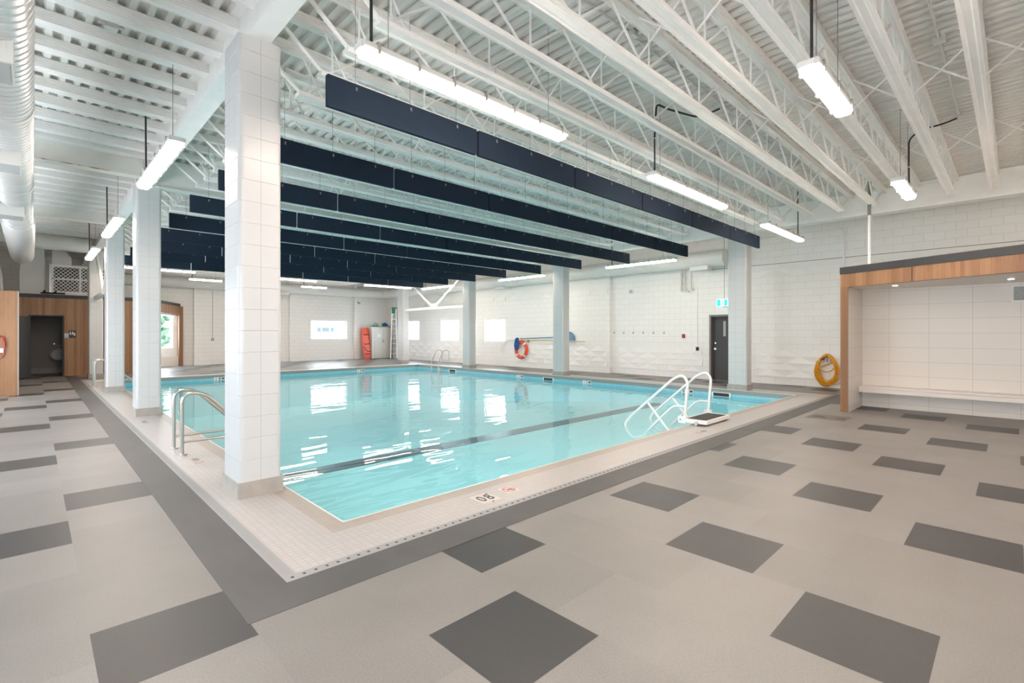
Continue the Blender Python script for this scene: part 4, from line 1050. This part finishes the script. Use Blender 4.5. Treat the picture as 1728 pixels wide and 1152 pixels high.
m = MB(); m.prism([(12.98, 1.25), (12.67, 1.25), (12.67, 1.38), (12.74, 1.52), (12.87, 1.59), (12.98, 1.59)], 15.897, 15.903, lambda a, b, c: (c, a, b)); m.build('netting', 'net', t)
m = MB()
for y in (15.3, 13.3): m.box(15.88, 16.0, y-0.02, y+0.02, 1.14, 1.26)
m.build('bracket', 'latch', t)
t = thing('yellow_pole', 'long thin yellow pole lying level below the blue pole on the far side wall', 'pool pole')
m = MB(); m.tube([(15.86, 15.65, 1.235), (15.86, 12.06, 1.215)], 0.02, 8); m.build('shaft', 'yellow_pole', t, True)
t = thing('shepherd_crook', 'thin pale rescue hook loop left of the orange life ring', 'rescue hook')
m = MB(); m.tube(bend([(15.93, 16.1, 1.25), (15.93, 16.6, 1.24), (15.93, 17.05, 0.95), (15.93, 17.1, 0.65)], 0.25, 8), 0.010, 6); m.tube(bend([(15.93, 16.2, 1.2), (15.93, 16.6, 1.18), (15.93, 16.85, 0.95), (15.93, 16.9, 0.68)], 0.25, 8), 0.010, 6)
m.build('hook', 'alu', t, True)

# ---------------------------------------------------------------- things on the back wall
t = thing('storage_cabinet', 'tall cream steel double door cabinet in the far corner', 'cabinet', (14.62, 27.05, 0))
m = MB(); m.box(0.0, 1.35, 0.02, 0.62, 0.02, 1.95); m.build('body', 'cabinet', t)
for x0, x1, hx in ((0.17, 0.735, 0.70), (0.745, 1.33, 0.78)):
    m = MB(); m.box(x0, x1, 0.0, 0.02, 0.05, 1.92); d_ = m.build('door', 'cabinet', t)
    m = MB(); m.box(hx-0.012, hx+0.012, -0.03, 0.0, 0.98, 1.18); m.build('handle', 'latch', d_)
m = MB(); m.box(0.35, 0.60, -0.004, 0.0, 1.30, 1.50); m.build('paper_note', 'paper', t)
m = MB(); m.box(1.33, 1.352, -0.002, 0.62, 0.0, 1.95); m.box(0.0, 1.352, -0.002, 0.02, 1.93, 1.955); m.build('edge_trim', 'black_trim', t)
t = thing('blue_bag', 'crumpled blue bag on top of the cream cabinet', 'bag', (15.6, 27.3, 1.96))
m = MB(); m.tube([(-0.22, 0, 0.08), (-0.1, 0.02, 0.11), (0.05, 0, 0.13), (0.2, 0, 0.09)], [0.03, 0.1, 0.12, 0.05], 9); m.build('cloth', 'blue_rope', t, True)
t = thing('green_tray', 'flat green tray lying on the cabinet top', 'tray', (14.85, 27.3, 1.96))
m = MB(); m.box(-0.2, 0.2, -0.15, 0.15, 0.0, 0.035); m.box(-0.2, 0.2, -0.15, -0.14, 0.035, 0.06); m.build('tray', 'green', t)
t = thing('hose_loop_small', 'small dark green hose loop standing on the cabinet top', 'hose', (15.0, 27.3, 2.07))
m = MB(); m.tube([(0.09*math.cos(a*0.5236), 0, 0.09*math.sin(a*0.5236)) for a in range(12)], 0.02, 6, True); m.build('loop', 'green', t, True)
t = thing('white_tub', 'low white tub on the cabinet top beside the blue bag', 'tub', (15.28, 27.3, 1.96))
m = MB(); m.tube([(0, 0, 0.0), (0, 0, 0.1)], [0.1, 0.14], 14); m.build('tub', 'paper', t, True)

t = thing('rescue_board', 'orange spine rescue board with black straps leaning upright left of the cabinet', 'rescue board', (14.36, 27.1, 0), rz=0)
t.rotation_euler = (math.radians(-9), math.radians(-1), 0)
m = MB(); prof = [(-0.15, 0.0), (0.15, 0.0), (0.21, 0.12), (0.235, 1.2), (0.23, 1.80), (0.19, 1.88), (-0.19, 1.88), (-0.23, 1.80), (-0.235, 1.2), (-0.21, 0.12)]
m.prism(prof, -0.03, 0.03, lambda a, b, c: (a, c, b)); m.build('board', 'orange', t)
for z, s_ in ((0.32, 0), (0.92, 0), (1.47, 0.05)):
    m = MB(); m.tube([(-0.16, -0.036, z+s_), (-0.03, -0.04, z-0.02), (0.22, -0.036, z+0.02)], 0.018, 5); m.build('strap', 'black', t)
m = MB(); m.tube([(-0.2, -0.036, 0.78), (-0.08, -0.04, 0.56), (0.05, -0.04, 0.45), (0.23, -0.036, 0.48)], 0.016, 5); m.build('strap', 'black', t)
m = MB()
for k in range(8): m.box(0.19, 0.215, -0.033, -0.028, 0.25+0.19*k, 0.33+0.19*k)
m.box(-0.14, -0.1, -0.033, -0.028, 0.08, 0.14); m.box(0.1, 0.14, -0.033, -0.028, 0.08, 0.14); m.box(-0.04, 0.04, -0.033, -0.028, 0.04, 0.07)
m.build('grip_slots', 'black', t)
t = thing('step_ladder', 'folded aluminium step ladder with a green top standing in the far corner', 'step ladder', (15.86, 26.62, 0), rz=math.radians(-40))
for x in (-0.2, 0.2):
    m = MB(); m.hexa([(x-0.03, -0.05, 0), (x+0.03, -0.05, 0), (x+0.03, 0.0, 0), (x-0.03, 0.0, 0), (x*0.6-0.03, -0.0, 3.05), (x*0.6+0.03, -0.0, 3.05), (x*0.6+0.03, 0.05, 3.05), (x*0.6-0.03, 0.05, 3.05)]); m.build('side_rail', 'alu', t)
for x in (-0.22, 0.22):
    m = MB(); m.hexa([(x-0.02, 0.12, 0), (x+0.02, 0.12, 0), (x+0.02, 0.16, 0), (x-0.02, 0.16, 0), (x*0.6-0.02, 0.06, 3.05), (x*0.6+0.02, 0.06, 3.05), (x*0.6+0.02, 0.1, 3.05), (x*0.6-0.02, 0.1, 3.05)]); m.build('rear_rail', 'alu', t)
for k in range(9):
    z = 0.3+0.3*k; ww = 0.2*(1-0.4*z/3.05); m = MB(); m.box(-ww, ww, -0.05+0.05*z/3.05, 0.03+0.05*z/3.05, z, z+0.025); m.build('tread', 'alu', t)
m = MB(); m.box(-0.16, 0.16, -0.04, 0.14, 3.05, 3.13); m.box(-0.13, 0.05, -0.045, 0.0, 2.75, 3.05); m.build('top_cap', 'green', t)
t = thing('wall_camera', 'small security camera on a bracket high on the back wall above the orange board', 'camera', (13.9, 27.54, 3.42))
m = MB(); m.tube([(0, 0, 0.05), (0, -0.15, 0.0)], 0.02, 8); m.build('bracket', 'paper', t)
m = MB(); m.cyl((0, -0.1, -0.04), (0.06, -0.25, -0.09), 0.05, 12); m.build('camera_body', 'grille', t, True)
t = thing('pull_cord_box', 'small grey outlet box with a thin drop conduit on the back wall', 'outlet', (6.36, 27.7, 1.24))
m = MB(); m.box(-0.06, 0.06, -0.05, 0, -0.07, 0.07); m.build('box', 'grille', t)
m = MB(); m.cyl((0, -0.02, 0.07), (0, -0.02, 2.4), 0.012, 6); m.build('conduit', 'grille', t)

# ---------------------------------------------------------------- deck boxes, cords under the roof
def jbox(x, y, label, run=None):
    t = thing('ceiling_junction_box', label, 'junction box', (x, y, ZC), 'junction boxes under the deck')
    m = MB(); m.box(-0.055, 0.055, -0.055, 0.055, -0.055, 0.0); m.box(-0.11, 0.11, -0.02, 0.02, -0.02, 0.0); m.build('box', 'housing', t)
    if run:
        m = MB(); m.tube([(run[0]-x, 0, -0.03), (run[1]-x, 0, -0.03)], 0.014, 6); m.build('conduit', 'housing', t, True)
jbox(7.25, 0.60, 'white junction box on the conduit between the two nearest joists at top right', (4.5, 9.95))
jbox(9.95, 0.60, 'white junction box at the far end of the top right conduit')
jbox(4.7, 2.95, 'white junction box under the deck above the nearest strip light', (1.7, 12.8))
jbox(7.1, 3.0, 'white junction box under the deck where a black cord starts')
jbox(0.60, 6.75, 'white double lamp holder box under the left aisle deck')
jbox(0.50, 9.45, 'small white box under the left aisle deck near the rusty girder')
for pts, lb in (([(7.08, 2.98, 4.78), (6.9, 3.2, 4.66), (6.4, 3.45, 4.72), (6.28, 3.53, 4.78), (6.235, 3.535, 4.29)], 'black cord looping from the roof box down to the second strip light'),
                ([(9.95, 0.62, 4.78), (9.9, 0.8, 4.72), (9.98, 1.0, 4.75), (10.01, 1.195, 4.66), (10.005, 1.195, 4.21)], 'black cord looping to the small strip light before the right wall')):
    m = MB(); m.tube(bend(pts, 0.15), 0.013, 6); tag(m.build('lamp_cord', 'black_cord', None, True), lb, 'cord', 'looping lamp cords')

# ---------------------------------------------------------------- outside, seen through the windows
m = MB(); m.box(-40, 60, YB+0.3, 80, -0.6, -0.5); m.box(-40, 60, -40, YF-0.3, -0.6, -0.5); m.box(-40, XL-0.3, YF-0.3, YB+0.3, -0.6, -0.5); m.box(XR+0.5, 60, YF-0.3, YB+0.3, -0.6, -0.5); g_ = m.build('ground_outside', 'snow'); struct(g_)
t = thing('neighbour_building', 'pale building with three blue windows seen through the back wall window', 'building', (19.15, 44, -0.5))
m = MB(); m.box(-6, 6, 0, 6, 0, 7); m.build('facade', 'facade', t)
for x, w_ in ((-0.62, 0.34), (0, 0.66), (0.62, 0.34)):
    m = MB(); m.box(x-w_/2, x+w_/2, -0.03, 0.0, 2.16, 2.58); m.build('window', 'facade_glass', t)
t = thing('bush_outside', 'pale green bush seen through the far left window', 'bush', (5.2, 34, -0.5))
m = MB(); rnd = random.Random(9)
for k in range(60):
    a = rnd.uniform(0, 6.28); h_ = rnd.uniform(0.2, 3.6); rr = rnd.uniform(0, 0.7)*(1-h_/5); p = Vector((rr*math.cos(a), rr*math.sin(a), h_)); m.tube([p, p+Vector((rnd.uniform(-.3, .3), rnd.uniform(-.3, .3), 0.3))], [0.22, 0.05], 6)
m.build('foliage', 'hedge', t)
